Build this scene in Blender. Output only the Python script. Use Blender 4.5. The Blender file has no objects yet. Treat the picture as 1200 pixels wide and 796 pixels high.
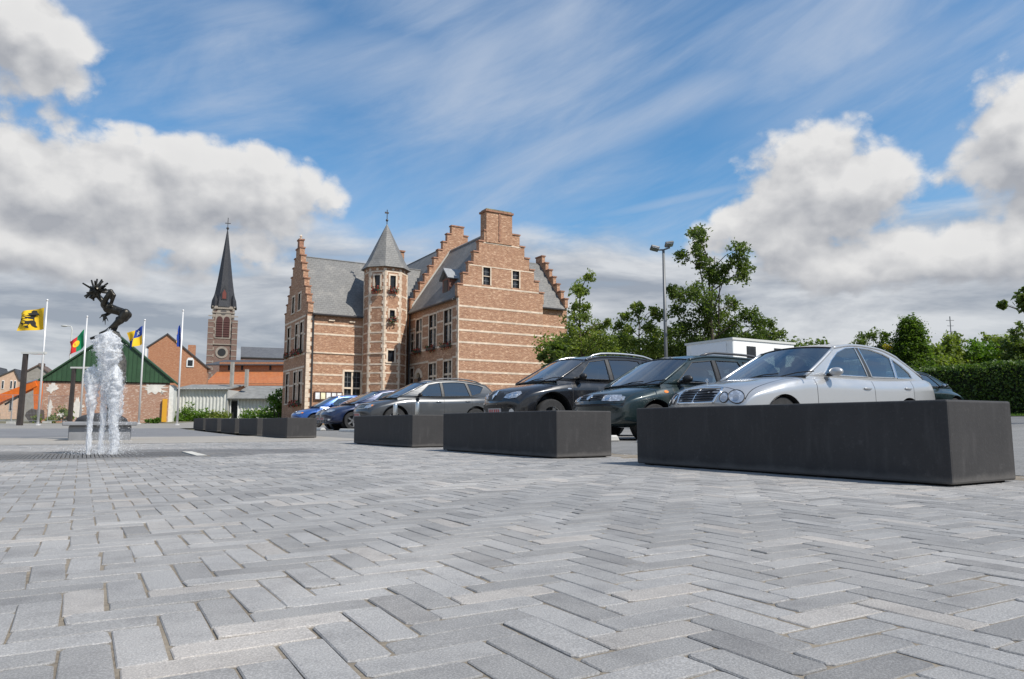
import bpy, bmesh, math, random
from math import sin, cos, pi, radians as R, sqrt, atan2, hypot
from mathutils import Vector, Matrix, geometry, noise
from mathutils.bvhtree import BVHTree
random.seed(7)
scn = bpy.context.scene
col = scn.collection
# ------------------------------------------------------------------ camera
HEAD = R(30.7); CH, SH = cos(HEAD), sin(HEAD)
CAMZ = .38
FPX = 844.0
PITCH = math.atan(99 / FPX)
cam = bpy.data.objects.new('camera', bpy.data.cameras.new('camera'))
col.objects.link(cam)
cam.location = (0, 0, CAMZ)
cam.rotation_euler = (pi / 2 + PITCH, 0, -HEAD)
cam.data.lens = FPX / 1200 * 36; cam.data.sensor_width = 36
cam.data.clip_start = .05; cam.data.clip_end = 6000
scn.camera = cam
# ------------------------------------------------------------------ light and exposure
SUN = Vector((.425, -.905, 1.16)).normalized()
SUN_EL = math.asin(SUN.z)
SUN_AZ = atan2(SUN.x, SUN.y)
sl = bpy.data.lights.new('sun', 'SUN'); sl.energy = 5.0; sl.angle = R(.53); sl.color = (1, .95, .87)
so = bpy.data.objects.new('sun', sl); col.objects.link(so)
so.rotation_euler = SUN.to_track_quat('Z', 'Y').to_euler()
vs = scn.view_settings
vs.view_transform = 'Standard'; vs.look = 'None'; vs.gamma = 1; vs.use_curve_mapping = False
vs.exposure = 0.06
scn.render.engine = 'CYCLES'
scn.cycles.use_denoising = True
scn.cycles.max_bounces = 7
scn.cycles.transparent_max_bounces = 12

# ------------------------------------------------------------------ node helpers
class NT:
    def __init__(s, tree): s.t = tree; s.n = tree.nodes; s.l = tree.links
    def new(s, typ, **kw):
        n = s.n.new(typ)
        for k, v in kw.items(): setattr(n, k, v)
        return n
    def put(s, sock, v):
        if isinstance(v, V): v = v.s
        if hasattr(v, 'is_linked'): s.l.new(v, sock)
        else:
            if sock.type == 'RGBA' and hasattr(v, '__len__') and len(v) == 3: v = (*v, 1)
            sock.default_value = v
    def math(s, op, a, b=0.0, c=None, clamp=False):
        n = s.new('ShaderNodeMath', operation=op); n.use_clamp = clamp
        s.put(n.inputs[0], a); s.put(n.inputs[1], b)
        if c is not None: s.put(n.inputs[2], c)
        return V(s, n.outputs[0])
    def noise(s, vec, scale, detail=4, rough=.55, dist=0.0):
        n = s.new('ShaderNodeTexNoise'); s.put(n.inputs['Vector'], vec); s.put(n.inputs['Scale'], scale)
        n.inputs['Detail'].default_value = detail; n.inputs['Roughness'].default_value = rough; n.inputs['Distortion'].default_value = dist
        return V(s, n.outputs[0])
    def ramp(s, a, lo, hi, smooth=True):
        n = s.new('ShaderNodeMapRange'); n.interpolation_type = 'SMOOTHSTEP' if smooth else 'LINEAR'
        s.put(n.inputs[0], a); s.put(n.inputs[1], lo); s.put(n.inputs[2], hi); n.clamp = True
        return V(s, n.outputs[0])
    def mix(s, f, a, b, blend='MIX'):
        n = s.new('ShaderNodeMix', data_type='RGBA', blend_type=blend); n.clamp_factor = True
        s.put(n.inputs[0], f); s.put(n.inputs[6], a); s.put(n.inputs[7], b)
        return V(s, n.outputs[2])
    def xyz(s, v):
        n = s.new('ShaderNodeSeparateXYZ'); s.put(n.inputs[0], v)
        return [V(s, o) for o in n.outputs]
    def comb(s, x, y, z):
        n = s.new('ShaderNodeCombineXYZ')
        for i, q in enumerate((x, y, z)): s.put(n.inputs[i], q)
        return V(s, n.outputs[0])
    def vmath(s, op, a, b=(0, 0, 0)):
        n = s.new('ShaderNodeVectorMath', operation=op); s.put(n.inputs[0], a); s.put(n.inputs[1], b)
        return V(s, n.outputs['Value'] if op in ('DOT_PRODUCT', 'LENGTH') else n.outputs[0])
class V:
    def __init__(s, nt, sock): s.nt = nt; s.s = sock
    def __add__(s, o): return s.nt.math('ADD', s, o)
    def __radd__(s, o): return s.nt.math('ADD', o, s)
    def __sub__(s, o): return s.nt.math('SUBTRACT', s, o)
    def __rsub__(s, o): return s.nt.math('SUBTRACT', o, s)
    def __mul__(s, o): return s.nt.math('MULTIPLY', s, o)
    def __rmul__(s, o): return s.nt.math('MULTIPLY', o, s)
    def __truediv__(s, o): return s.nt.math('DIVIDE', s, o)

# ------------------------------------------------------------------ sky
def pix_dir(px, py):
    a = (px - 600) / FPX; b = (398 - py) / FPX
    f = cos(PITCH) - b * sin(PITCH); u = sin(PITCH) + b * cos(PITCH)
    return Vector((CH * a + SH * f, -SH * a + CH * f, u))
def pix_angles(px, py):
    d = pix_dir(px, py).normalized()
    az = atan2(d.x, d.y) - HEAD
    return az, math.asin(d.z)
def build_world():
    w = bpy.data.worlds.new('World'); scn.world = w; w.use_nodes = True
    w.node_tree.nodes.clear()
    t = NT(w.node_tree)
    sky = t.new('ShaderNodeTexSky', sky_type='NISHITA'); sky.sun_disc = False
    sky.sun_elevation = SUN_EL; sky.sun_rotation = SUN_AZ
    sky.air_density = 1.15; sky.dust_density = .25; sky.ozone_density = 2.2
    geo = t.new('ShaderNodeTexCoord'); d = V(t, geo.outputs['Generated'])
    x, y, z = t.xyz(d)
    rx = x * CH - y * SH; ry = x * SH + y * CH           # turn so that the heading is +y
    az = t.math('ARCTAN2', rx, ry); el = t.math('ARCSINE', z)
    blobs = [(10, 40, 115, 78, .9), (0, 165, 90, 55, .75), (110, 225, 170, 75, 1.0), (265, 225, 125, 58, 1.0), (40, 290, 200, 50, .8), (210, 280, 170, 45, .7),
             (952, 215, 95, 72, 1.1), (1015, 218, 78, 55, .9), (915, 285, 120, 55, .8), (1200, 165, 92, 92, 1.1), (1120, 300, 190, 42, .9),
             (985, 310, 120, 45, .75)]
    def density(az, el, det):
        D = None
        for (px, py, rxp, ryp, wt) in blobs:
            a0, e0 = pix_angles(px, py); a1, _ = pix_angles(px + rxp, py); _, e1 = pix_angles(px, py - ryp)
            ra = abs(a1 - a0) * 1.45; re = abs(e1 - e0) * 1.45
            u = (az - a0) / ra; v = (el - e0) / re
            g = t.math('MAXIMUM', 1.0 - t.math('SQRT', u * u + v * v), 0.0) * wt
            D = g if D is None else t.math('SMOOTH_MAX', D, g, .12)
        vec = t.comb(az, el * 1.25, .37)
        big = t.noise(vec, 3.1, 2, .5)
        fb = t.noise(vec, 8.0, det, .58, .25)
        fb2 = t.noise(vec, 26.0, max(det - 2, 2), .6, .15)
        wv = t.comb(az + (fb - .5) * .05, el * 1.25 + (fb2 - .5) * .03, .37)
        inb = t.ramp(D, .0, .22)
        for sc, am in ((15.0, .32), (37.0, .17)):
            vo = t.new('ShaderNodeTexVoronoi', feature='F1', voronoi_dimensions='2D'); t.put(vo.inputs['Vector'], wv); vo.inputs['Scale'].default_value = sc
            D = D + (.46 - V(t, vo.outputs['Distance'])) * inb * am
        D = D - (1.0 - inb) * .22 + (fb - .5) * .70 + (fb2 - .5) * .28 + (t.noise(vec, 75.0, 4, .6) - .5) * .16 + (big - .62) * .35
        return D
    D0 = density(az, el, 7)
    D1 = density(az + .012, el + .03, 4)
    a_cu = t.ramp(D0, .16, .44)
    sh = t.ramp((D0 - D1) * 1.0 + .0, -.36, .34, False)
    # cumulus colour: from grey base to sunlit white
    core = t.ramp(D0, .25, .9)
    lum = sh * .82 + .20 - core * .10
    ccol = t.mix(lum, (3.7, 3.95, 4.5), (9.4, 9.35, 9.3))
    # low deck of grey cloud towards the horizon
    vec2 = t.comb(az * 1.0, el * 4.0, 2.1)
    dn = t.noise(vec2, 3.4, 8, .58, .3); dn2 = t.noise(t.comb(az + .02, el * 4.0 + .06, 2.1), 3.4, 6, .58, .3)
    deck = t.ramp((.285 - el) * 8.5 + (dn - .5) * 1.9, .05, .75) * .96
    dl = t.ramp((dn - dn2) * 3.0 + (dn - .5) * .9 + .5, .05, .95, False)
    dcol = t.mix(dl, (3.9, 4.3, 5.0), (7.9, 8.1, 8.4))
    # high cirrus, combed along a slant
    q1 = az * .93 + el * .37; q2 = el * .93 - az * .37
    cv = t.comb(q1 * 1.0, q2 * 3.1, 5.3)
    cn = t.noise(cv, 3.0, 9, .6, .5); cs = t.noise(t.comb(q1 * 1.4, q2 * 11, 1.0), 4.0, 7, .62, .3); cb = t.noise(t.comb(az, el, 9.), 2.6, 2, .5)
    cir = t.ramp(cn * .66 + cs * .16 + cb * .45, .47, .87) * .78 + t.ramp(cb, .3, .75) * .24
    cir = cir * .85
    for (px, py, lp, wp, slope, am) in ((470, 85, 330, 62, .16, .50), (700, 165, 420, 44, .27, .62), (790, 238, 150, 9, .14, .45), (1010, 95, 220, 50, .22, .45), (300, 25, 130, 34, .1, .5)):
        a0, e0 = pix_angles(px, py); ln = lp / 850; wd = wp / 850; ph = math.atan(slope)
        p_ = (az - a0) * cos(ph) + (el - e0) * sin(ph); q_ = (el - e0) * cos(ph) - (az - a0) * sin(ph)
        p_ = p_ / ln; q_ = q_ / wd + (cb - .5) * 1.6
        g_ = t.ramp(1.0 - t.math('SQRT', p_ * p_ + q_ * q_), 0.0, .9) * (cn * .7 + cs * .9 - .15)
        cir = t.math('MAXIMUM', cir, g_ * am * 1.3)
    ccir = (5.9, 6.8, 8.3)
    sk = t.mix(1.0, sky.outputs[0], (.86, 1.42, 1.70), 'MULTIPLY')
    c = t.mix(cir, sk, ccir)
    c = t.mix(deck, c, dcol)
    c = t.mix(a_cu, c, ccol)
    below = t.ramp(el, -.02, .0)
    c = t.mix(below, (2.6, 2.7, 2.8), c)
    bg = t.new('ShaderNodeBackground'); t.put(bg.inputs[0], c); bg.inputs[1].default_value = .082
    out = t.new('ShaderNodeOutputWorld'); t.l.new(bg.outputs[0], out.inputs[0])
build_world()

# ------------------------------------------------------------------ pixel and ground helpers
def smooth01(t): t = min(max(t, 0), 1); return t * t * (3 - 2 * t)
def G(x, y):
    d = hypot(x, y)
    e = min(max(d - 12, 0), 28); g = .00022 * e * e + .0123 * min(max(d - 40, 0), 160)
    g += .11 * smooth01((x - 5.7) / 1.3)
    g += .036 * min(max(x - 15, 0), 18) * (1 - smooth01((y - 24) / 14))
    return g
def PX(px, py, Z):
    d = pix_dir(px, py); f = d.x * SH + d.y * CH
    return Vector((d.x / f * Z, d.y / f * Z, CAMZ + d.z / f * Z))
def gpos(px, Z, py=497):
    p = PX(px, py, Z); return Vector((p.x, p.y, G(p.x, p.y)))

# ------------------------------------------------------------------ materials
MATS = {}
def mat(name, c=(.5, .5, .5), rough=.6, metal=0.0, var=0.0, vs_=3.0, bump=0.0, bs=30.0, c2=None, spec=.5, coat=0.0, trans=0.0, fn=None, obj=True, emit=None):
    if name in MATS: return MATS[name]
    m = bpy.data.materials.new(name); m.use_nodes = True
    t = NT(m.node_tree); b = t.n['Principled BSDF']
    tc = t.new('ShaderNodeTexCoord'); co = V(t, tc.outputs['Object' if obj else 'Generated'])
    colr = c
    if var or c2:
        n = t.noise(co, vs_, 6, .6)
        lo = tuple(v * (1 - var) for v in c); hi = c2 if c2 else tuple(min(v * (1 + var), 1) for v in c)
        colr = t.mix(t.ramp(n, .3, .7), lo, hi)
    t.put(b.inputs['Base Color'], colr)
    b.inputs['Roughness'].default_value = rough; b.inputs['Metallic'].default_value = metal
    b.inputs['Specular IOR Level'].default_value = spec; b.inputs['Coat Weight'].default_value = coat
    b.inputs['Coat Roughness'].default_value = .04
    b.inputs['Transmission Weight'].default_value = trans
    if bump:
        bn = t.new('ShaderNodeBump'); bn.inputs['Strength'].default_value = bump; bn.inputs['Distance'].default_value = .02
        t.put(bn.inputs['Height'], t.noise(co, bs, 5, .6)); t.l.new(bn.outputs[0], b.inputs['Normal'])
    if fn: fn(t, b, co)
    MATS[name] = m
    return m

# ------------------------------------------------------------------ mesh builder
class MB:
    def __init__(s): s.v = []; s.f = []
    def add(s, vs, fs):
        o = len(s.v); s.v += [tuple(q) for q in vs]; s.f += [tuple(i + o for i in f) for f in fs]; return s
    def box(s, a, b):
        x0, y0, z0 = a; x1, y1, z1 = b
        return s.add([(x0, y0, z0), (x1, y0, z0), (x1, y1, z0), (x0, y1, z0), (x0, y0, z1), (x1, y0, z1), (x1, y1, z1), (x0, y1, z1)],
                     [(3, 2, 1, 0), (4, 5, 6, 7), (0, 1, 5, 4), (1, 2, 6, 5), (2, 3, 7, 6), (3, 0, 4, 7)])
    def cbox(s, c, d, m=None):
        M = m or Matrix()
        vs = [Vector(c) + M.to_3x3() @ Vector((i * d[0] / 2, j * d[1] / 2, k * d[2] / 2)) for k in (-1, 1) for i, j in ((-1, -1), (1, -1), (1, 1), (-1, 1))]
        return s.add(vs, [(3, 2, 1, 0), (4, 5, 6, 7), (0, 1, 5, 4), (1, 2, 6, 5), (2, 3, 7, 6), (3, 0, 4, 7)])
    def tube(s, pts, rad, n=8, cap=True):
        pts = [Vector(p) for p in pts]
        rs = rad if hasattr(rad, '__len__') else [rad] * len(pts)
        base = len(s.v); prev = None
        for i, p in enumerate(pts):
            d = (pts[min(i + 1, len(pts) - 1)] - pts[max(i - 1, 0)])
            d = d.normalized() if d.length > 1e-9 else Vector((0, 0, 1))
            if prev is None:
                a = d.orthogonal().normalized()
            else:
                a = prev - d * prev.dot(d); a = a.normalized() if a.length > 1e-6 else d.orthogonal().normalized()
            prev = a; b = d.cross(a)
            for k in range(n):
                q = 2 * pi * k / n; s.v.append(tuple(p + (a * cos(q) + b * sin(q)) * rs[i]))
        for i in range(len(pts) - 1):
            for k in range(n):
                A = base + i * n + k; B = base + i * n + (k + 1) % n
                s.f.append((A, B, B + n, A + n))
        if cap:
            s.f.append(tuple(base + k for k in range(n))[::-1]); e = base + (len(pts) - 1) * n
            s.f.append(tuple(e + k for k in range(n)))
        return s
    def lathe(s, prof, c=(0, 0, 0), n=16, axis='z', cap=True):
        base = len(s.v)
        for r, h in prof:
            for k in range(n):
                q = 2 * pi * k / n
                p = (r * cos(q), r * sin(q), h) if axis == 'z' else (r * cos(q), h, r * sin(q)) if axis == 'y' else (h, r * cos(q), r * sin(q))
                s.v.append((p[0] + c[0], p[1] + c[1], p[2] + c[2]))
        for i in range(len(prof) - 1):
            for k in range(n):
                A = base + i * n + k; B = base + i * n + (k + 1) % n
                s.f.append((A, B, B + n, A + n) if axis != 'y' else (B, A, A + n, B + n))
        if cap:
            s.f.append(tuple(base + k for k in range(n))[::-1]); e = base + (len(prof) - 1) * n; s.f.append(tuple(e + k for k in range(n)))
        return s
    def prism(s, poly, origin, e1, e2, depth):
        """poly of 2-D points in the plane (origin,e1,e2), extruded by vector depth"""
        o = Vector(origin); e1 = Vector(e1); e2 = Vector(e2); dp = Vector(depth); n = len(poly)
        vs = [o + e1 * a + e2 * b for a, b in poly]; vs += [v + dp for v in vs]
        fs = [tuple(range(n)), tuple(range(2 * n - 1, n - 1, -1))] + [(i, i + n, (i + 1) % n + n, (i + 1) % n) for i in range(n)]
        return s.add(vs, fs)
    def ball(s, c, r, n=10, m=6, sq=(1, 1, 1)):
        prof = []
        base = len(s.v)
        for i in range(m + 1):
            th = pi * i / m
            for k in range(n):
                q = 2 * pi * k / n; rr = max(sin(th), .02)
                s.v.append((c[0] + r * rr * cos(q) * sq[0], c[1] + r * rr * sin(q) * sq[1], c[2] - r * cos(th) * sq[2]))
        for i in range(m):
            for k in range(n):
                A = base + i * n + k; B = base + i * n + (k + 1) % n
                s.f.append((A, B, B + n, A + n))
        s.f.append(tuple(base + k for k in range(n))[::-1]); e = base + m * n; s.f.append(tuple(e + k for k in range(n)))
        return s
    def build(s, name, m=None, parent=None, smooth=False, fix=True):
        me = bpy.data.meshes.new(name); me.from_pydata(s.v, [], s.f)
        if fix:
            bm = bmesh.new(); bm.from_mesh(me); bmesh.ops.recalc_face_normals(bm, faces=bm.faces); bm.to_mesh(me); bm.free()
        if smooth: me.shade_smooth()
        if m: me.materials.append(m)
        return link(name, me, parent)
def link(name, me, parent=None):
    o = bpy.data.objects.new(name, me); col.objects.link(o)
    if parent: o.parent = parent
    return o
def tag(o, label, cat, group=None):
    o['label'] = label; o['category'] = cat
    if group: o['group'] = group
    return o
def struct(o): o['kind'] = 'structure'; return o
def stuff(o): o['kind'] = 'stuff'; return o
def thing(name, label, cat, loc=(0, 0, 0), rz=0.0, group=None):
    o = bpy.data.objects.new(name, None); col.objects.link(o); o.location = loc; o.rotation_euler = (0, 0, rz)
    return tag(o, label, cat, group)
def copy_tree(o, parent=None):
    c = o.copy(); col.objects.link(c)
    if parent: c.parent = parent
    for ch in list(o.children): copy_tree(ch, c)
    return c
def bevel_me(ob, w, seg=2, ang=30):
    bm = bmesh.new(); bm.from_mesh(ob.data)
    es = [e for e in bm.edges if len(e.link_faces) == 2 and e.calc_face_angle(0) > R(ang)]
    bmesh.ops.bevel(bm, geom=es, offset=w, segments=seg, affect='EDGES', profile=.5)
    bm.to_mesh(ob.data); bm.free()
    return ob

# ------------------------------------------------------------------ ground sheets
def frange(a, b, s):
    n = max(1, int(round((b - a) / s))); return [a + (b - a) * i / n for i in range(n + 1)]
def sheet(name, xs, ys, zo, m, keep=None, fn=None):
    mb = MB(); nx = len(xs); ny = len(ys)
    mb.v = [(x, y, (fn or G)(x, y) + zo) for y in ys for x in xs]
    for j in range(ny - 1):
        for i in range(nx - 1):
            if keep and not keep((xs[i] + xs[i + 1]) / 2, (ys[j] + ys[j + 1]) / 2): continue
            a = j * nx + i; mb.f.append((a, a + 1, a + 1 + nx, a + nx))
    o = mb.build(name, m, smooth=True, fix=False)
    return struct(o)
def asphalt_fn(c1, c2, sc=.35):
    def fn(t, b, co):
        g = t.new('ShaderNodeNewGeometry'); p = V(t, g.outputs['Position'])
        n1 = t.noise(p, sc, 5, .6); n2 = t.noise(p, 60, 3, .6); n3 = t.noise(p, 4, 4, .6)
        c = t.mix(t.ramp(n1 * .6 + n3 * .4, .35, .66), c1, c2)
        c = t.mix(t.ramp(n2, .35, .7) * .5, c, tuple(v * 1.35 for v in c2))
        t.put(b.inputs['Base Color'], c)
        bn = t.new('ShaderNodeBump'); bn.inputs['Strength'].default_value = .35; bn.inputs['Distance'].default_value = .01
        t.put(bn.inputs['Height'], n2); t.l.new(bn.outputs[0], b.inputs['Normal'])
    return fn
GX0, GX1, GY0, GY1 = -6.4, 1.34, 9.45, 11.05          # opening for the fountain grate
far = [-1600, -900, -500, -300, -200, -140, -100, -75, -60]
xs = far + frange(-50, 4, 1.5) + frange(4.4, 9, .4) + frange(10, 60, 1.5) + [-v for v in far[::-1]][1:]
ys = far[:5] + frange(-60, 100, 1.6) + [130, 170, 230, 300, 500, 900, 1600]
sheet('ground', xs, ys, -.07, mat('ground_earth', rough=.95, fn=asphalt_fn((.10, .105, .06), (.17, .15, .10))))
sheet('paver_bed', frange(-16, GX0, 1.0) + frange(GX0, GX1, 1.0)[1:] + frange(GX1, 5.9, 1.0)[1:], frange(-4, GY0, 1.0) + [GY1] + frange(GY1, 16, 1.0)[1:], -.0032, mat('joint_sand', rough=.95, fn=asphalt_fn((.13, .108, .082), (.22, .185, .14), 2.)),
      keep=lambda x, y: not (GX0 < x < GX1 and GY0 < y < GY1))
sheet('path', frange(-60, 5.9, 1.1), frange(16.0, 22.6, 1.1), .0, mat('path_concrete', rough=.9, fn=asphalt_fn((.235, .215, .19), (.31, .285, .25))))
sheet('road', frange(-70, 4.2, 1.4), frange(22.6, 40, 1.2), -.004, mat('road_asphalt', rough=.9, fn=asphalt_fn((.125, .125, .13), (.18, .18, .182))))
sheet('forecourt', frange(-70, 11.5, 1.4), frange(40, 60, 1.4), -.008, mat('gravel_court', rough=.95, fn=asphalt_fn((.19, .18, .165), (.26, .245, .22))))
sheet('parking_lot', frange(5.9, 9, .4) + frange(9.6, 21.5, 1.2), frange(-24, 40, 1.2), .0, mat('lot_asphalt', rough=.9, fn=asphalt_fn((.135, .132, .127), (.20, .195, .187))))
sheet('street', frange(21.5, 27.8, 1.05), frange(-24, 40, 1.2), -.006, mat('street_asphalt', rough=.9, fn=asphalt_fn((.10, .10, .105), (.15, .15, .15))))
sheet('street_verge', frange(27.8, 36, 1.3), frange(-24, 40, 1.3), .02, mat('verge_soil', rough=.95, fn=asphalt_fn((.05, .085, .02), (.09, .13, .035))))
# painted bay lines between the parked cars
white = mat('road_paint', (.62, .62, .60), .7, var=.25, vs_=6)
for yy in (5.9, 8.65, 11.35, 14.6, 17.4, 20.2, 23.5, 26.8, 29.6, 32.3):
    sheet('bay_line', frange(7.4, 12.2, .4), [yy - .05, yy + .05], .005, white)
# ------------------------------------------------------------------ pavers, laid in herringbone
BW = .0808; BL, JN = 3 * BW, .0050
def paver_fn(t, b, co):
    at = t.new('ShaderNodeAttribute'); at.attribute_name = 'rnd'
    oi = t.new('ShaderNodeObjectInfo')
    rnd = t.math('FRACT', V(t, at.outputs['Fac']) + V(t, oi.outputs['Random']))
    r2 = t.math('FRACT', rnd * 7.31); r3 = t.math('FRACT', rnd * 23.7)
    g = t.new('ShaderNodeNewGeometry'); p = V(t, g.outputs['Position'])
    base = t.mix(t.ramp(rnd, .1, .9, False), (.190, .187, .184), (.246, .242, .238))
    base = t.mix(t.ramp(r2, .86, .98) * .55, base, (.32, .295, .27))
    base = t.mix(t.ramp(r3, .86, .98) * .6, base, (.145, .143, .142))
    big = t.noise(p, .55, 5, .6); mid = t.noise(p, 7, 5, .65); fine = t.noise(p, 260, 4, .7); speck = t.noise(p, 120, 3, .75)
    c = t.mix(t.ramp(big, .34, .66) * .55, base, t.mix(1.0, base, (1.42, 1.38, 1.33), 'MULTIPLY'))
    c = t.mix(t.ramp(mid, .44, .70) * .6, c, t.mix(1.0, c, (.70, .70, .71), 'MULTIPLY'))
    c = t.mix(t.ramp(fine, .44, .62) * .75, c, t.mix(1.0, c, (1.6, 1.6, 1.6), 'MULTIPLY'))
    c = t.mix(t.ramp(speck, .60, .72) * .5, c, (.09, .09, .095))
    c = t.mix(t.ramp(t.noise(p, 1.7, 6, .7), .60, .78) * .35, c, (.33, .325, .315))
    px_, py_, pz_ = t.xyz(p)
    for cx, cy, rr, am in ((3.2, -1.2, 5.4, .34), (3.2, -1.2, 3.95, .26), (-1.5, 1.5, 7.2, .22)):
        ux = px_ - cx; uy = py_ - cy
        dr = t.math('ABSOLUTE', t.math('SQRT', ux * ux + uy * uy) - rr) + (t.noise(p, 2.2, 4, .6) - .5) * .30
        c = t.mix(t.ramp(.26 - dr, .0, .22) * am, c, t.mix(1.0, c, (1.38, 1.36, 1.33), 'MULTIPLY'))
    c = t.mix(t.ramp(t.noise(p, 11, 3, .7), .70, .76) * .55, c, (.085, .082, .08))
    # wet ground round the fountain grate
    x, y, z = t.xyz(p)
    u = (x + 1.4) / 5.1; v = (y - 10.6) / 1.9
    wet = t.ramp(1.0 - t.math('SQRT', u * u + v * v) + (t.noise(p, 1.6, 5, .65) - .5) * .9, -.05, .28)
    c = t.mix(wet * .72, c, t.mix(1.0, c, (.30, .29, .285), 'MULTIPLY'))
    t.put(b.inputs['Base Color'], c)
    t.put(b.inputs['Roughness'], .86 - wet * .48)
    b.inputs['Specular IOR Level'].default_value = .3
    bn = t.new('ShaderNodeBump'); bn.inputs['Strength'].default_value = .55; bn.inputs['Distance'].default_value = .004
    t.put(bn.inputs['Height'], fine * .6 + speck * .5 + mid * 1.2); t.l.new(bn.outputs[0], b.inputs['Normal'])
pmat = mat('paver_concrete', fn=paver_fn)
def paver_geo(rs, jit):
    l, w = BL / 2 - JN / 2, BW / 2 - JN / 2
    b, t_ = .0022, .011
    q = lambda a: a + rs.uniform(-jit, jit)
    cs = [(-l, -w), (l, -w), (l, w), (-l, w)]
    ring = []
    for (x, y) in cs:                                   # worn corners: two points each
        sx, sy = (1 if x > 0 else -1), (1 if y > 0 else -1); r = rs.uniform(.004, .012)
        a, b2 = (x - sx * r, y), (x, y - sy * r)
        ring += [a, b2] if (sx * sy < 0) else [b2, a]
    ring = [(q(x), q(y)) for x, y in ring]
    n = len(ring)
    vs_ = [(x, y, -.03) for x, y in ring] + [(x, y, -b) for x, y in ring] + [(x - math.copysign(.0024, x), y - math.copysign(.0024, y), rs.uniform(-.0008, .0004)) for x, y in ring]
    fs = []
    for k in range(n):
        j = (k + 1) % n
        fs += [(k, j, n + j, n + k), (n + k, n + j, 2 * n + j, 2 * n + k)]
    fs.append(tuple(2 * n + k for k in range(n)))
    return vs_, fs
spots = []
W_ = BW
for k in range(-90, 300):
    for m_ in range(-70, 70):
        # lattice (1,1)*k + (3,-3)*m
        for (cx, cy, rot) in ((1.5, .5, 0), (.5, 2.5, 1)):
            x = (k + 3 * m_ + cx) * W_ + .07; y = (k - 3 * m_ + cy) * W_ + 1.249 - 20 * W_; x -= 20 * W_
            if x > 5.85 or x < -15.5 or y > 15.9 or y < -1: continue
            if GX0 - .06 < x < GX1 + .06 and GY0 - .06 < y < GY1 + .06: continue
            X = x * CH - y * SH; Z = x * SH + y * CH
            if Z < .3 or X > 1.3 * Z + 1.4 or X < -.95 * Z - 1.0: continue
            spots.append((Z, x, y, rot, X))
spots.sort()
paving = MB(); paving = struct(bpy.data.objects.new('paving', None)); col.objects.link(paving)
rs = random.Random(3)
inview = [s for s in spots if abs(s[4]) < .715 * s[0] + .05 and s[0] > 1.02]
near = set(id(s) for s in inview[:300])
variants = []
for k in range(10):
    vv, ff = paver_geo(rs, .0026); me = bpy.data.meshes.new('paver'); me.from_pydata(vv, [], ff); me.materials.append(pmat); variants.append(me)
rest = MB(); rnds = []
for s in spots:
    Z, x, y, rot, X = s
    dz = rs.gauss(0, .0006) + .0010 * (noise.noise(Vector((x * .9, y * .9, 0)))); tx, ty = rs.gauss(0, .004), rs.gauss(0, .005); a = rs.gauss(0, .012) + (pi / 2 if rot else 0)
    a += pi * rs.randint(0, 1)
    x += rs.gauss(0, .0012); y += rs.gauss(0, .0012)
    if id(s) in near:
        o = link('paver', rs.choice(variants), paving); o.location = (x, y, dz); o.rotation_euler = (tx, ty, a)
    else:
        vv, ff = paver_geo(rs, .0024); ca, sa = cos(a), sin(a); g = G(x, y) + dz
        o0 = len(rest.v)
        rest.v += [(x + p[0] * ca - p[1] * sa, y + p[0] * sa + p[1] * ca, g + p[2] + p[0] * ty + p[1] * tx) for p in vv]
        rest.f += [tuple(i + o0 for i in f) for f in ff]; rnds += [rs.random()] * len(ff)
po = rest.build('pavers', pmat, paving, fix=False); stuff(po)
at = po.data.attributes.new('rnd', 'FLOAT', 'FACE'); at.data.foreach_set('value', rnds)

# ------------------------------------------------------------------ fountain grate set into the paving
steel = mat('grate_steel', (.22, .21, .20), .55, .7, var=.3, vs_=5)
wetconc = mat('pit_concrete', (.05, .05, .05), .5)
gr = thing('drain_grate', 'long dark metal fountain grate set flush in the grey paving', 'grate', (0, 0, 0))
mb = MB(); fw = .06
mb.box((GX0, GY0, -.05), (GX1, GY0 + fw, .002)).box((GX0, GY1 - fw, -.05), (GX1, GY1, .002)).box((GX0, GY0 + fw, -.05), (GX0 + fw, GY1 - fw, .002))
mb.build('frame', steel, gr)
MB().box((GX1 - .12, GY0 + fw, -.05), (GX1, GY1 - fw, .003)).build('edge_kerb', mat('edge_stone', (.50, .48, .43), .85, var=.15), gr)
MB().box((GX0, GY0, -.0525), (GX1, GY1, -.0505)).build('pit_floor', wetconc, gr)
barm = MB()
for k in range(13):
    barm.box((-.0165, GY0 + fw + k * .114, -.03), (.0165, GY0 + fw + k * .114 + .06, .0))
barm.box((-.0165, GY0 + fw, -.045), (-.004, GY1 - fw, -.001)).box((.004, GY0 + fw, -.045), (.0165, GY1 - fw, -.001))
bme = None
for k in range(176):
    x = GX0 + .12 + k * .0425
    if x > GX1 - .17: break
    if bme is None: o = barm.build('bar', steel, gr); bme = o.data
    else: o = link('bar', bme, gr)
    o.location.x = x

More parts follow.
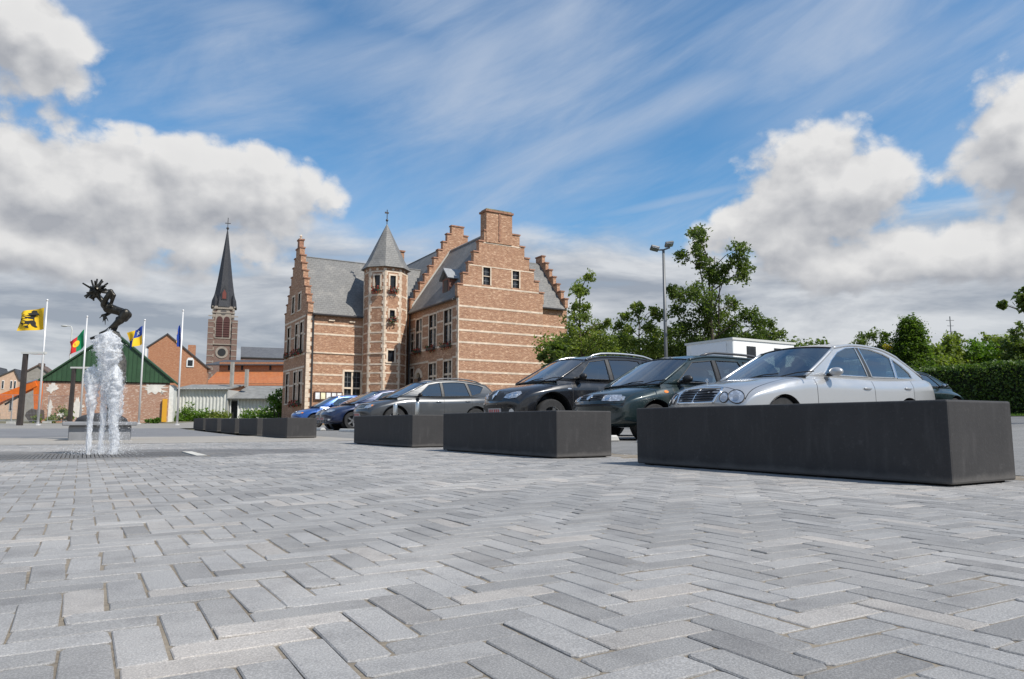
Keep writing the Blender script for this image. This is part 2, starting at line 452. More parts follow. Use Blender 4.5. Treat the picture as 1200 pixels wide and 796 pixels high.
# ------------------------------------------------------------------ dark bench blocks
def block_fn(t, b, co):
    x, y, z = t.xyz(co)
    n = t.noise(co, 2.2, 7, .65); n2 = t.noise(co, 40, 4, .6); n3 = t.noise(t.comb(x * 1.3, y * 1.3, z * .25), 9, 5, .6)
    c = t.mix(t.ramp(n, .3, .72), (.010, .0098, .010), (.024, .023, .023))
    c = t.mix(t.ramp(n3, .5, .75) * .4, c, (.062, .059, .058)); c = t.mix(t.ramp(t.noise(co, 5.5, 8, .75), .58, .70) * .4, c, (.095, .09, .088)); c = t.mix(t.ramp(t.noise(t.comb(x * 7, y * 7, z * .6), 3, 3, .6), .60, .72) * .35, c, (.012, .012, .012))
    c = t.mix(t.ramp(n2, .55, .75) * .25, c, (.10, .098, .098))
    g = t.new('ShaderNodeNewGeometry')
    c = t.mix(t.ramp(V(t, g.outputs['Pointiness']), .53, .62) * .6, c, (.14, .135, .135))
    c = t.mix(t.ramp(.075 - z + (n - .5) * .09, .0, .05) * .5, c, (.15, .14, .13))
    t.put(b.inputs['Base Color'], c); t.put(b.inputs['Roughness'], .50 + n * .25)
    b.inputs['Specular IOR Level'].default_value = .12
    bn = t.new('ShaderNodeBump'); bn.inputs['Strength'].default_value = .25; bn.inputs['Distance'].default_value = .006
    t.put(bn.inputs['Height'], n2 + n * 2); t.l.new(bn.outputs[0], b.inputs['Normal'])
bmat = mat('graphite_concrete', fn=block_fn)
BD = (.77, 2.90, .53)
mb = MB(); mb.box((0, 0, .012), BD)
blk = mb.build('body', bmat); bevel_me(blk, .014, 2); body_me = blk.data; bpy.data.objects.remove(blk)
for poly in body_me.polygons: poly.use_smooth = False
base_me = MB().box((.05, .05, -.03), (BD[0] - .05, BD[1] - .05, .012)).build('plinth', mat('plinth_dark', (.02, .02, .02), .9)); bm_ = base_me.data; bpy.data.objects.remove(base_me)
blocks = [(4.56, 2.45, 'large graphite concrete bench block in front of the silver saloon'),
          (4.50, 6.62, 'graphite concrete bench block in front of the black off-roader'),
          (4.58, 10.86, 'graphite concrete bench block with two steel posts behind it')]
for i, y in enumerate((19.0, 22.7, 26.4, 30.2, 34.0)):
    blocks.append((4.55, y, ['graphite bench block ending the far row, beside the blue cars', 'second graphite bench block of the far row from the parked cars', 'third graphite bench block of the far row from the parked cars',
                             'fourth graphite bench block of the far row from the parked cars', 'last graphite bench block of the far row, beside the shrubs'][i]))
for i, (x, y, lab) in enumerate(blocks):
    t_ = thing('bench_block', lab, 'bench', (x, y, G(x, y) - .0), rs.gauss(0, .004), 'dark concrete bench blocks in a line')
    link('body', body_me, t_); link('plinth', bm_, t_)
# ------------------------------------------------------------------ steel bollards
bst = mat('bollard_steel', (.62, .61, .58), .28, 1.0, var=.1)
for (px, Z, lab) in ((463, 16.2, 'slim brushed steel post before the front wheel of the grey crossover'), (489, 15.6, 'slim brushed steel post before the front door of the grey crossover')):
    p = gpos(px, Z); t_ = thing('bollard', lab, 'bollard', p, 0, 'steel posts behind the bench blocks')
    MB().lathe([(.05, -.02), (.05, .79), (.046, .80)], n=16).build('post', bst, t_, True)
    MB().lathe([(.047, .80), (.03, .815), (.005, .82)], n=16).build('cap', bst, t_, True)
    MB().lathe([(.085, -.02), (.085, .012), (.051, .015)], n=16, cap=False).build('base_ring', bst, t_)
# concrete wheel stops at the bays
wsm = mat('wheel_stop_concrete', (.50, .49, .46), .85, var=.12)
ws = None
for y, car in ((7.45, 'silver saloon'), (9.75, 'green estate'), (12.9, 'black off-roader'), (21.85, 'grey crossover'), (25.6, 'navy saloon'), (28.3, 'black saloon'), (30.8, 'bright blue hatchback')):
    if ws is None:
        o = MB().prism([(-.11, 0), (.11, 0), (.06, .1), (-.06, .1)], (0, -.85, 0), (1, 0, 0), (0, 0, 1), (0, 1.7, 0)).build('wheel_stop', wsm); bevel_me(o, .02, 1); ws = o
    else:
        o = ws.copy(); col.objects.link(o)
    o.location = (7.15, y, G(7.15, y) - .004)
    tag(o, 'pale concrete wheel stop under the nose of the ' + car, 'wheel stop', 'wheel stops along the parking bays')

# ------------------------------------------------------------------ masonry helpers
def brick_fn(c1, c2, c3, mort, bw=.21, bh=.068, stain=.25):
    def fn(t, b, co):
        g = t.new('ShaderNodeNewGeometry'); px, py, pz = t.xyz(V(t, g.outputs['Position'])); nx, ny, nz = t.xyz(V(t, g.outputs['True Normal']))
        u = py * nx - px * ny
        vec = t.comb(u, pz, 0.0)
        br = t.new('ShaderNodeTexBrick'); t.put(br.inputs['Vector'], vec); br.inputs['Scale'].default_value = 1
        br.inputs['Brick Width'].default_value = bw; br.inputs['Row Height'].default_value = bh; br.inputs['Mortar Size'].default_value = .0055
        br.inputs['Bias'].default_value = 0
        t.put(br.inputs['Color1'], (0, 0, 0)); t.put(br.inputs['Color2'], (1, 1, 1)); t.put(br.inputs['Mortar'], (.5, .5, .5))
        rv = V(t, br.outputs['Color']); mf = V(t, br.outputs['Fac'])
        P = V(t, g.outputs['Position'])
        n1 = t.noise(P, 1.1, 5, .6); n2 = t.noise(t.comb(u * 2.2, pz * 5.5, 7.7), 1.6, 4, .75)
        # a noise squeezed to the courses gives each brick its own tone
        n3 = t.noise(t.comb(u * 4.6, pz * 14.5, 3.1), 1.0, 2, .8)
        c = t.mix(t.ramp(n3 * .55 + n2 * .45, .39, .61, False), c1, c2)
        c = t.mix(t.ramp(n3 * .4 + n2 * .6, .53, .62) * .9, c, c3)
        c = t.mix(t.ramp(n1, .35, .7) * stain, c, t.mix(1.0, c, (.72, .70, .68), 'MULTIPLY'))
        c = t.mix(mf, c, mort)
        t.put(b.inputs['Base Color'], c); b.inputs['Roughness'].default_value = .9; b.inputs['Specular IOR Level'].default_value = .2
        bn = t.new('ShaderNodeBump'); bn.inputs['Strength'].default_value = .4; bn.inputs['Distance'].default_value = .01
        t.put(bn.inputs['Height'], (1.0 - mf) + n3 * .6); t.l.new(bn.outputs[0], b.inputs['Normal'])
    return fn
def slate_fn(c1, c2, c3, row=.16):
    def fn(t, b, co):
        g = t.new('ShaderNodeNewGeometry'); P = V(t, g.outputs['Position']); x, y, z = t.xyz(P); nx, ny, nz = t.xyz(V(t, g.outputs['True Normal']))
        u = y * nx - x * ny
        br = t.new('ShaderNodeTexBrick'); t.put(br.inputs['Vector'], t.comb(u, z, 0.0)); br.inputs['Scale'].default_value = 1
        br.inputs['Brick Width'].default_value = .24; br.inputs['Row Height'].default_value = row; br.inputs['Mortar Size'].default_value = .008
        n1 = t.noise(P, .8, 6, .65); n3 = t.noise(t.comb(u * 4.2, z / row, 1.7), 1.0, 2, .8); n2 = t.noise(P, 3, 5, .7)
        c = t.mix(t.ramp(n3, .2, .8, False), c1, c2)
        c = t.mix(t.ramp(n1 * .6 + n2 * .4, .45, .68) * .7, c, c3)
        c = t.mix(V(t, br.outputs['Fac']) * .5, c, tuple(v * .4 for v in c1))
        t.put(b.inputs['Base Color'], c); b.inputs['Roughness'].default_value = .62
        bn = t.new('ShaderNodeBump'); bn.inputs['Strength'].default_value = .5; bn.inputs['Distance'].default_value = .02
        t.put(bn.inputs['Height'], n3 - V(t, br.outputs['Fac'])); t.l.new(bn.outputs[0], b.inputs['Normal'])
    return fn
brick = mat('manor_brick', fn=brick_fn((.265, .122, .070), (.52, .285, .168), (.68, .47, .32), (.50, .39, .30), stain=.35))
stone = mat('cream_sandstone', (.66, .54, .42), .85, var=.2, vs_=2.5, bump=.2, bs=14)
slate = mat('manor_slate', fn=slate_fn((.125, .122, .116), (.19, .186, .178), (.28, .265, .24)))
coping_m = mat('coping_brick', (.30, .155, .10), .9, var=.35, vs_=4)
lead = mat('lead_grey', (.30, .31, .32), .5, .3, var=.15)
glass_old = mat('old_window_glass', (.018, .021, .026), .08, 0, spec=.5, var=.4, vs_=2)
frame_dark = mat('window_wood', (.06, .05, .045), .6)
pipe_m = mat('rain_pipe', (.045, .04, .04), .5)
flower_m = mat('geranium', (.30, .035, .02), .7, var=.5, vs_=12)
leaf_box = mat('box_leaves', (.05, .09, .025), .7, var=.4, vs_=12)

def cellwall(name, O, du, n, us, zs, inside, thick, m, parent, openings=()):
    """a solid wall in the plane (O, du, z), its thickness inward (-n), on a grid of cells so that stepped outlines and openings are real"""
    O = Vector(O); du = Vector(du); n = Vector(n)
    us = sorted(set([round(q, 4) for q in us] + [round(q, 4) for o in openings for q in (o[0], o[1])]))
    zs = sorted(set([round(q, 4) for q in zs] + [round(q, 4) for o in openings for q in (o[2], o[3])]))
    nu, nz = len(us) - 1, len(zs) - 1
    def ok(i, j):
        if i < 0 or j < 0 or i >= nu or j >= nz: return False
        a = (us[i] + us[i + 1]) / 2; b = (zs[j] + zs[j + 1]) / 2
        if not inside(a, b): return False
        return not any(o[0] < a < o[1] and o[2] < b < o[3] for o in openings)
    mb = MB(); idx = {}
    def vert(i, j, k):
        if (i, j, k) not in idx:
            p = O + du * us[i] + Vector((0, 0, zs[j])) - n * (thick * k); idx[(i, j, k)] = len(mb.v); mb.v.append(tuple(p))
        return idx[(i, j, k)]
    for i in range(nu):
        for j in range(nz):
            if not ok(i, j): continue
            for k in (0, 1): mb.f.append((vert(i, j, k), vert(i + 1, j, k), vert(i + 1, j + 1, k), vert(i, j + 1, k)))
            for (di, dj, a, b) in ((-1, 0, (i, j), (i, j + 1)), (1, 0, (i + 1, j), (i + 1, j + 1)), (0, -1, (i, j), (i + 1, j)), (0, 1, (i, j + 1), (i + 1, j + 1))):
                if not ok(i + di, j + dj): mb.f.append((vert(*a, 0), vert(*b, 0), vert(*b, 1), vert(*a, 1)))
    return mb.build(name, m, parent)
def obox(mb, O, du, n, u0, u1, z0, z1, d0, d1):
    """box in wall coordinates; d is the distance out of the wall along n"""
    O = Vector(O); du = Vector(du); n = Vector(n)
    vs = [O + du * u + n * d + Vector((0, 0, z)) for z in (z0, z1) for u, d in ((u0, d0), (u1, d0), (u1, d1), (u0, d1))]
    return mb.add(vs, [(3, 2, 1, 0), (4, 5, 6, 7), (0, 1, 5, 4), (1, 2, 6, 5), (2, 3, 7, 6), (3, 0, 4, 7)])
def window(parent, O, du, n, op, cols=2, rows=2, mull=.11, sur=.13, fm=None, pm=None, split=.62, sill=True, flowers=False, bars=True):
    u0, u1, z0, z1 = op; fm = fm or stone; pm = pm or glass_old
    mb = MB()
    if sur:
        obox(mb, O, du, n, u0 - sur, u0, z0 - .02, z1 + sur, -.1, .018); obox(mb, O, du, n, u1, u1 + sur, z0 - .02, z1 + sur, -.1, .018)
        obox(mb, O, du, n, u0, u1, z1, z1 + sur, -.1, .017)
    us = [u0 + (u1 - u0) * i / cols for i in range(cols + 1)]
    zs = [z0, z1] if rows == 1 else [z0, z0 + (z1 - z0) * split, z1]
    for u in us[1:-1]: obox(mb, O, du, n, u - mull / 2, u + mull / 2, z0, z1, -.16, -.03)
    for z in zs[1:-1]: obox(mb, O, du, n, u0, u1, z - mull / 2, z + mull / 2, -.158, -.032)
    w = mb.build('window', fm, parent)
    if sill:
        s = MB(); obox(s, O, du, n, u0 - sur - .03, u1 + sur + .03, z0 - .11, z0 - .021, -.1, .07); s.build('sill', fm, w)
    for i in range(len(us) - 1):
        for j in range(len(zs) - 1):
            a0 = us[i] + (mull / 2 if i else 0); a1 = us[i + 1] - (mull / 2 if i < cols - 1 else 0)
            b0 = zs[j] + (mull / 2 if j else 0); b1 = zs[j + 1] - (mull / 2 if j < len(zs) - 2 else 0)
            p = MB(); obox(p, O, du, n, a0, a1, b0, b1, -.14, -.12); p.build('pane', pm, w)
            if bars and (b1 - b0) > .5:
                q = MB(); k = max(2, int((b1 - b0) / .3))
                for s_ in range(1, k): obox(q, O, du, n, a0, a1, b0 + (b1 - b0) * s_ / k - .009, b0 + (b1 - b0) * s_ / k + .009, -.119, -.108)
                obox(q, O, du, n, (a0 + a1) / 2 - .009, (a0 + a1) / 2 + .009, b0, b1, -.119, -.107)
                q.build('glazing_bar', lead, w)
    if flowers:
        f = MB(); obox(f, O, du, n, u0 - .05, u1 + .05, z0 - .20, z0 - .02, .075, .24); fo = f.build('flower_box', frame_dark, w)
        rr = random.Random(int(u0 * 100)); g = MB(); gl = MB()
        for k in range(70):
            c = Vector(O) + Vector(du) * rr.uniform(u0 - .12, u1 + .12) + Vector(n) * rr.uniform(.08, .34) + Vector((0, 0, z0 + rr.uniform(-.34, .14)))
            leafquad(g if rr.random() < .55 else gl, c, .075, rr)
        stuff(g.build('flowers', flower_m, w, fix=False)); stuff(gl.build('foliage', leaf_box, w, fix=False))
    return w
def leafquad(mb, c, s, rr, asp=.7):
    a = Vector((rr.gauss(0, 1), rr.gauss(0, 1), rr.gauss(0, 1))).normalized(); b = a.orthogonal().normalized()
    b = Matrix.Rotation(rr.uniform(0, 6.28), 3, a) @ b; c2 = a.cross(b); c = Vector(c)
    mb.add([c - b * s, c + c2 * s * asp + a * s * .15, c + b * s, c - c2 * s * asp + a * s * .15], [(0, 1, 2, 3)])
def bands(parent, O, du, n, u0, u1, levels, ops, h=.12, proud=.014, m=None):
    for z in levels:
        iv = [(u0, u1)]
        for (a, b, c, d) in ops:
            if c - .02 < z + h and z < d + .15:
                a -= .14; b += .14; nv = []
                for p, q in iv:
                    if b <= p or a >= q: nv.append((p, q))
                    else:
                        if a > p: nv.append((p, a))
                        if b < q: nv.append((b, q))
                iv = nv
        for p, q in iv:
            if q - p > .05: mb = MB(); obox(mb, O, du, n, p, q, z, z + h, -.05, proud); mb.build('stone_band', m or stone, parent, fix=True)
def quoins(parent, O, du, n, u, z0, z1, side, m=None, h=.30, proud=.021, wide=.42, slim=.24):
    mb = MB(); z = z0; k = 0
    while z < z1 - .05:
        w = wide if k % 2 else slim; zz = min(z + h - .012, z1)
        obox(mb, O, du, n, *((u, u + w) if side > 0 else (u - w, u)), z, zz, -.04, proud); z += h; k += 1
    return mb.build('quoin_stones', m or stone, parent)
def slab(pts, th):
    """roof slab: planar polygon thickened downwards along its normal"""
    pts = [Vector(p) for p in pts]; nn = (pts[1] - pts[0]).cross(pts[2] - pts[0]).normalized()
    if nn.z < 0: nn = -nn
    mb = MB(); n = len(pts); vs = pts + [p - nn * th for p in pts]
    return mb.add(vs, [tuple(range(n)), tuple(range(2 * n - 1, n - 1, -1))] + [(i, i + n, (i + 1) % n + n, (i + 1) % n) for i in range(n)])
def stepped(c, half, eave, steps, run, rise, top):
    """inside-test, breakpoints and step list for a stepped gable centred on c"""
    edges = [half - i * run for i in range(steps)]; tops = [eave + (i + 1) * rise for i in range(steps)]
    us = sorted(set([c - e for e in edges] + [c + e for e in edges])); zs = [eave] + tops
    def ins(u, z):
        a = abs(u - c)
        if a > half: return False
        if z < eave: return True
        for e, t_ in zip(edges, tops):
            if z < t_: return a < e
        return False
    return ins, us, zs, list(zip(edges, tops))
cop_mesh = {}
def copings(parent, O, du, n, c, st, run, thick):
    for i, (e, t_) in enumerate(st):
        last = i == len(st) - 1
        spans = [(c - e - .05, c + e + .05)] if last else [(c - e - .05, c - e + run - .001), (c + e - run + .001, c + e + .05)]
        for a, b in spans:
            key = (round(b - a, 3), tuple(du), thick)
            if key not in cop_mesh:
                mb = MB(); obox(mb, (0, 0, 0), du, n, 0, b - a, 0.0, .09, -thick - .05, .055)
                o = mb.build('coping', coping_m, parent); cop_mesh[key] = o.data
            else: o = link('coping', cop_mesh[key], parent)
            o.location = Vector(O) + Vector(du) * a + Vector((0, 0, t_))

# ------------------------------------------------------------------ the manor house
X_, Y_, NX, NY = (1, 0, 0), (0, 1, 0), (-1, 0, 0), (0, -1, 0)
man = thing('manor_house', 'old brick manor house with stepped gables, cream stone bands and a corner stair turret', 'house')
zb = .15
# front wing ---------------------------------------------------------------
AX0, AX1, AY0, AY1, AE = 20.5, 27.0, 41.3, 49.3, 8.62
ac = (AX0 + AX1) / 2
ins, us_, zs_, st = stepped(ac, 3.33, AE, 6, .39, .765, 13.2)
gops = [(22.3, 22.83, 9.55, 10.72), (24.56, 25.09, 9.55, 10.72)]
front_in = lambda u, z: (AX0 < u < AX1 if z < AE else ins(u, z))
cellwall('wall', (0, AY0, 0), X_, NY, us_ + [AX0, AX1], [zb, AE] + zs_, front_in, .38, brick, man, gops)
for o in gops: window(man, (0, AY0, 0), X_, NY, o, 1, 2, .05, .09, split=.5, sill=False)
FO = (0, AY0, 0)
bands(man, FO, X_, NY, AX0 + .01, AX1 - .01, [2.20, 2.95, 3.67, 4.45, 5.57, 6.35, 7.05, 7.93], [])
bands(man, FO, X_, NY, ac - 2.93, ac + 2.93, [9.33], gops, .10); bands(man, FO, X_, NY, ac - 2.5, ac + 2.5, [10.74], [], .07); bands(man, FO, X_, NY, ac - 1.45, ac + 1.45, [12.36], [], .07)
copings(man, FO, X_, NY, ac, st, .39, .38)
# chimney on the gable
ch = MB(); ch.box((22.5, AY0 - .06, 12.45), (24.5, AY0 + .78, 14.55)); cho = ch.build('chimney', brick, man)
MB().box((22.42, AY0 - .14, 14.552), (24.58, AY0 + .86, 14.68)).build('chimney_cap', coping_m, cho)
MB().box((22.52, AY0 - .02, 14.682), (24.48, AY0 + .74, 14.78)).build('chimney_cap', mat('mossy_cap', (.20, .20, .12), .9, var=.4), cho)
MB().box((23.44, AY0 - .105, 12.6), (23.56, AY0 - .061, 14.5)).build('chimney_rib', coping_m, cho)
# left front of the wing, in shade
lops = [(49.02 - .0, 49.28, 5.7, 6.95)]
lops = [(47.15, 48.15, 5.62, 7.86), (44.72, 45.86, 5.62, 7.90), (42.30, 43.42, 5.62, 7.92), (48.6, 49.05, 5.62, 6.95),
        (44.65, 45.8, 2.35, 4.5), (42.25, 43.4, 2.35, 4.5), (47.15, 48.1, 1.2, 4.05), (48.55, 49.1, 2.7, 4.4)]
LO = (AX0, 0, 0)
cellwall('wall', LO, Y_, NX, [AY0 + .38, AY1 + .4], [zb, AE], lambda u, z: True, .38, brick, man, lops)
for i, o in enumerate(lops):
    if i == 6: continue
    window(man, LO, Y_, NX, o, 1 if i in (3, 7) else 2, 2, .13, .13, split=.6, flowers=i < 3)
dr = MB(); obox(dr, LO, Y_, NX, *lops[6][:2], 1.2, 3.7, -.2, -.15); dro = dr.build('door', frame_dark, man)
hd = MB(); hd.ball((AX0 + .14, 47.3, 2.3), .04); hd.build('handle', lead, dro)
ar = MB()
for k in range(9):
    q0, q1 = pi * k / 9, pi * (k + 1) / 9 - .03
    cy_, cz_ = 47.625, 3.62
    pr = [(cy_ + cos(q) * r_, cz_ + sin(q) * r_) for r_, q in ((.42, q0), (.72, q0), (.72, q1), (.42, q1))]
    ar.prism(pr, (AX0 - .03, 0, 0), (0, 1, 0), (0, 0, 1), (.25, 0, 0))
ar.build('door_arch', stone, man)
bands(man, LO, Y_, NX, AY0 + .02, AY1, [3.2, 4.62, 5.48, 6.35, 7.2, 7.93], lops, .13)
quoins(man, FO, X_, NY, AX0, .2, 2.2, 1); quoins(man, LO, Y_, NX, AY0 - .02, .2, 8.5, 1, slim=.2, wide=.3)
MB().box((AX1 - .38, AY0 + .38, zb), (AX1, AY1 + .4, AE)).build('wall', brick, man)
RZ = 13.65
r1 = slab([(AX0 - .22, AY0 + .3, AE - .12), (AX0 - .22, AY1 + .02, AE - .12), (ac, AY1 + .02, RZ), (ac, AY0 + .3, RZ)], .14).build('roof', slate, man)
slab([(AX1 + .22, AY0 + .3, AE - .12), (AX1 + .22, AY1 + .02, AE - .12), (ac, AY1 + .02, RZ - .003), (ac, AY0 + .3, RZ - .003)], .14).build('roof', slate, man)
MB().tube([(ac, AY0 + .4, RZ + .02), (ac, AY1, RZ + .02)], .07, 6).build('ridge_cap', lead, r1)
MB().tube([(AX0 - .27, AY0 + .32, AE - .18), (AX0 - .27, AY1, AE - .18)], .075, 6).build('gutter', pipe_m, man)
MB().tube([(AX0 - .1, AY1 - .12, AE - .2), (AX0 - .1, AY1 - .12, .2)], .055, 6).build('rain_pipe', pipe_m, man)
# dormer on the left slope
dx, dy = AX0 + .35, 43.95
dm = MB(); dm.box((dx, dy - .55, 8.9), (dx + 1.5, dy + .55, 10.25)); dmo = dm.build('dormer', mat('dormer_brick', (.22, .10, .07), .9, var=.2), man)
dw = MB(); dw.box((dx - .03, dy - .30, 9.05), (dx + .02, dy + .34, 10.12)); dw.build('shutter', frame_dark, dmo)
slab([(dx - .22, dy - .78, 10.2), (dx - .22, dy, 10.98), (dx + 1.75, dy, 10.98), (dx + 1.75, dy - .78, 10.2)], .08).build('dormer_roof', lead, dmo)
slab([(dx - .22, dy + .78, 10.2), (dx - .22, dy + .002, 10.982), (dx + 1.75, dy + .002, 10.982), (dx + 1.75, dy + .78, 10.2)], .08).build('dormer_roof', lead, dmo)
MB().prism([(-.55, 0), (.55, 0), (0, .6)], (dx, dy, 10.25), (0, 1, 0), (0, 0, 1), (1.3, 0, 0)).build('dormer_gable', frame_dark, dmo)
# tall back wing with its stepped gable -----------------------------------
mc, BE = 24.35, 8.9
ins2, us2, zs2, st2 = stepped(mc, 3.85, BE, 10, .37, .675, 15.7)
BO = (0, AY1, 0)
cellwall('wall', BO, X_, NY, us2 + [20.52, 28.18], [zb, BE] + zs2, lambda u, z: (20.52 < u < 28.18 if z < BE else ins2(u, z)), .36, brick, man)
copings(man, BO, X_, NY, mc, st2, .37, .36)
BR = 14.6
r2 = slab([(20.35, AY1 + .36, BE - .1), (20.35, 62, BE - .1), (mc, 62, BR), (mc, AY1 + .36, BR)], .14).build('roof', slate, man)
slab([(28.35, AY1 + .36, BE - .1), (28.35, 62, BE - .1), (mc, 62, BR - .003), (mc, AY1 + .36, BR - .003)], .14).build('roof', slate, man)
MB().box((20.52, AY1 + .36, zb), (20.9, 62, BE - .2)).build('wall', brick, man)
MB().box((27.8, AY1 + .36, zb), (28.18, 62, BE - .2)).build('wall', brick, man)
# the pale flashing strip along the foot of that gable
fl = MB(); fl.add([(20.62, AY1 - .004, 8.95), (23.75, AY1 - .004, 13.62), (23.75, AY1 - .004, 13.82), (20.62, AY1 - .004, 9.2)], [(0, 1, 2, 3)])
fl.add([(20.62, AY1 - .03, 8.95), (23.75, AY1 - .03, 13.62), (23.75, AY1 - .03, 13.82), (20.62, AY1 - .03, 9.2)], [(0, 1, 2, 3)]); fl.f += [(0, 1, 5, 4), (2, 3, 7, 6), (1, 2, 6, 5), (3, 0, 4, 7)]
fl.build('flashing', mat('flashing_mortar', (.42, .40, .36), .8), man)
# right wing behind the gable ----------------------------------------------
CY0, CY1, CX1, CE = 41.9, 48.4, 29.45, 8.62
cc = (CY0 + CY1) / 2
MB().box((27.0, CY0, zb), (CX1 - .26, CY0 + .38, CE)).build('wall', brick, man)
CO = (0, CY0, 0)
bands(man, CO, X_, NY, 27.0, CX1 - .01, [2.2, 3.0, 3.75, 4.5, 5.57, 6.4, 7.15], [])
ins3, us3, zs3, st3 = stepped(cc, 3.4, CE, 7, .495, .62, 14)
EO = (CX1, 0, 0)
cellwall('wall', EO, Y_, X_, us3 + [CY0, CY1], [zb, CE] + zs3, lambda u, z: (CY0 < u < CY1 if z < CE else ins3(u, z)), .26, brick, man)
copings(man, EO, Y_, X_, cc, st3, .495, .26)
CR = 12.5
slab([(26.6, CY0 - .2, CE - .12), (CX1 - .26, CY0 - .2, CE - .12), (CX1 - .26, cc, CR), (26.6, cc, CR)], .14).build('roof', slate, man)
slab([(26.6, CY1 + .2, CE - .12), (CX1 - .26, CY1 + .2, CE - .12), (CX1 - .26, cc, CR - .003), (26.6, cc, CR - .003)], .14).build('roof', slate, man)
MB().tube([(27.1, CY0 - .24, CE - .17), (CX1 - .3, CY0 - .24, CE - .17)], .07, 6).build('gutter', pipe_m, man)
# left wing ------------------------------------------------------------------
DX0, DX1, DY0, DY1, DE, DR = 13.1, 20.5, 50.0, 56.5, 8.15, 12.85
dc = (DY0 + DY1) / 2
DO = (0, DY0, 0)
dops = [(15.85, 17.02, 1.75, 4.08)]
cellwall('wall', DO, X_, NY, [DX0, DX1 + .02], [zb, DE], lambda u, z: True, .38, brick, man, dops)
window(man, DO, X_, NY, dops[0], 2, 2, .12, .14, split=.5)
bands(man, DO, X_, NY, DX0 + .01, DX1, [3.1, 3.75, 4.55, 5.27, 6.6, 7.3], dops, .13); bands(man, DO, X_, NY, DX0 + .02, DX1, [5.30], [], .09, .06)
quoins(man, DO, X_, NY, DX0, 1.3, 7.9, 1)
MB().box((DX0 - .03, DY0 - .03, zb), (DX0 + .38, DY0 + .38, 1.28)).build('plinth', stone, man)
for xx in (14.6, 16.1):
    mb = MB(); mb.box((xx, DY0 - .1, 7.62), (xx + .42, DY0 - .005, 7.72)); mb.build('corbel', stone, man)
ins4, us4, zs4, st4 = stepped(dc, 3.35, DE, 8, .40, .645, 13.8)
gl = [(50.9, 51.8, 5.55, 7.6), (52.3, 53.2, 5.55, 7.6), (54.6, 55.5, 5.55, 7.6), (50.9, 51.8, 1.9, 4.1), (52.3, 53.2, 1.9, 4.1), (54.6, 55.5, 1.9, 4.1), (51.9, 52.6, 8.6, 9.8), (53.7, 54.4, 8.6, 9.8)]
GO = (DX0, 0, 0)
cellwall('wall', GO, Y_, NX, us4 + [DY0 + .0, DY1], [zb, DE] + zs4, lambda u, z: (DY0 + .38 < u < DY1 if z < DE else ins4(u, z)), .36, brick, man, gl)
for i, o in enumerate(gl): window(man, GO, Y_, NX, o, 2, 2 if i < 6 else 1, .12, .13, flowers=i in (0, 1, 2, 3, 4))
bands(man, GO, Y_, NX, DY0 + .4, DY1, [3.1, 4.3, 5.2, 6.6, 7.9], gl, .13)
copings(man, GO, Y_, NX, dc, st4, .40, .36)
MB().box((DX0 + .02, dc - .28, 13.3), (DX0 + .34, dc + .28, 13.95)).box((DX0 - .03, dc - .34, 13.951), (DX0 + .39, dc + .34, 14.06)).build('finial_block', coping_m, man)
MB().lathe([(.09, 14.06), (.05, 14.18), (.11, 14.3), (.02, 14.44)], (DX0 + .18, dc, 0), 8).build('finial', stone, man)
r4 = slab([(DX0 + .36, DY0 - .2, DE - .08), (20.6, DY0 - .2, DE - .08), (23.0, dc, DR), (DX0 + .36, dc, DR)], .14).build('roof', slate, man)
slab([(DX0 + .36, DY1 + .2, DE - .08), (20.6, DY1 + .2, DE - .08), (23.0, dc, DR - .003), (DX0 + .36, dc, DR - .003)], .14).build('roof', slate, man)
MB().tube([(DX0 + .4, DY0 - .25, DE - .14), (17.0, DY0 - .25, DE - .14)], .075, 6).build('gutter', pipe_m, man)
MB().tube([(DX0 + .42, DY0 - .09, DE - .1), (DX0 + .42, DY0 - .09, .2)], .055, 6).build('rain_pipe', pipe_m, man)
MB().box((DX0 + .4, DY1 - .36, zb), (20.5, DY1, DE - .15)).build('wall', brick, man)
c2 = MB(); c2.box((20.35, dc - .45, 12.2), (21.35, dc + .45, 14.0)); c2o = c2.build('chimney', brick, man)
MB().box((20.28, dc - .52, 14.0), (21.42, dc + .52, 14.12)).build('chimney_cap', coping_m, c2o)
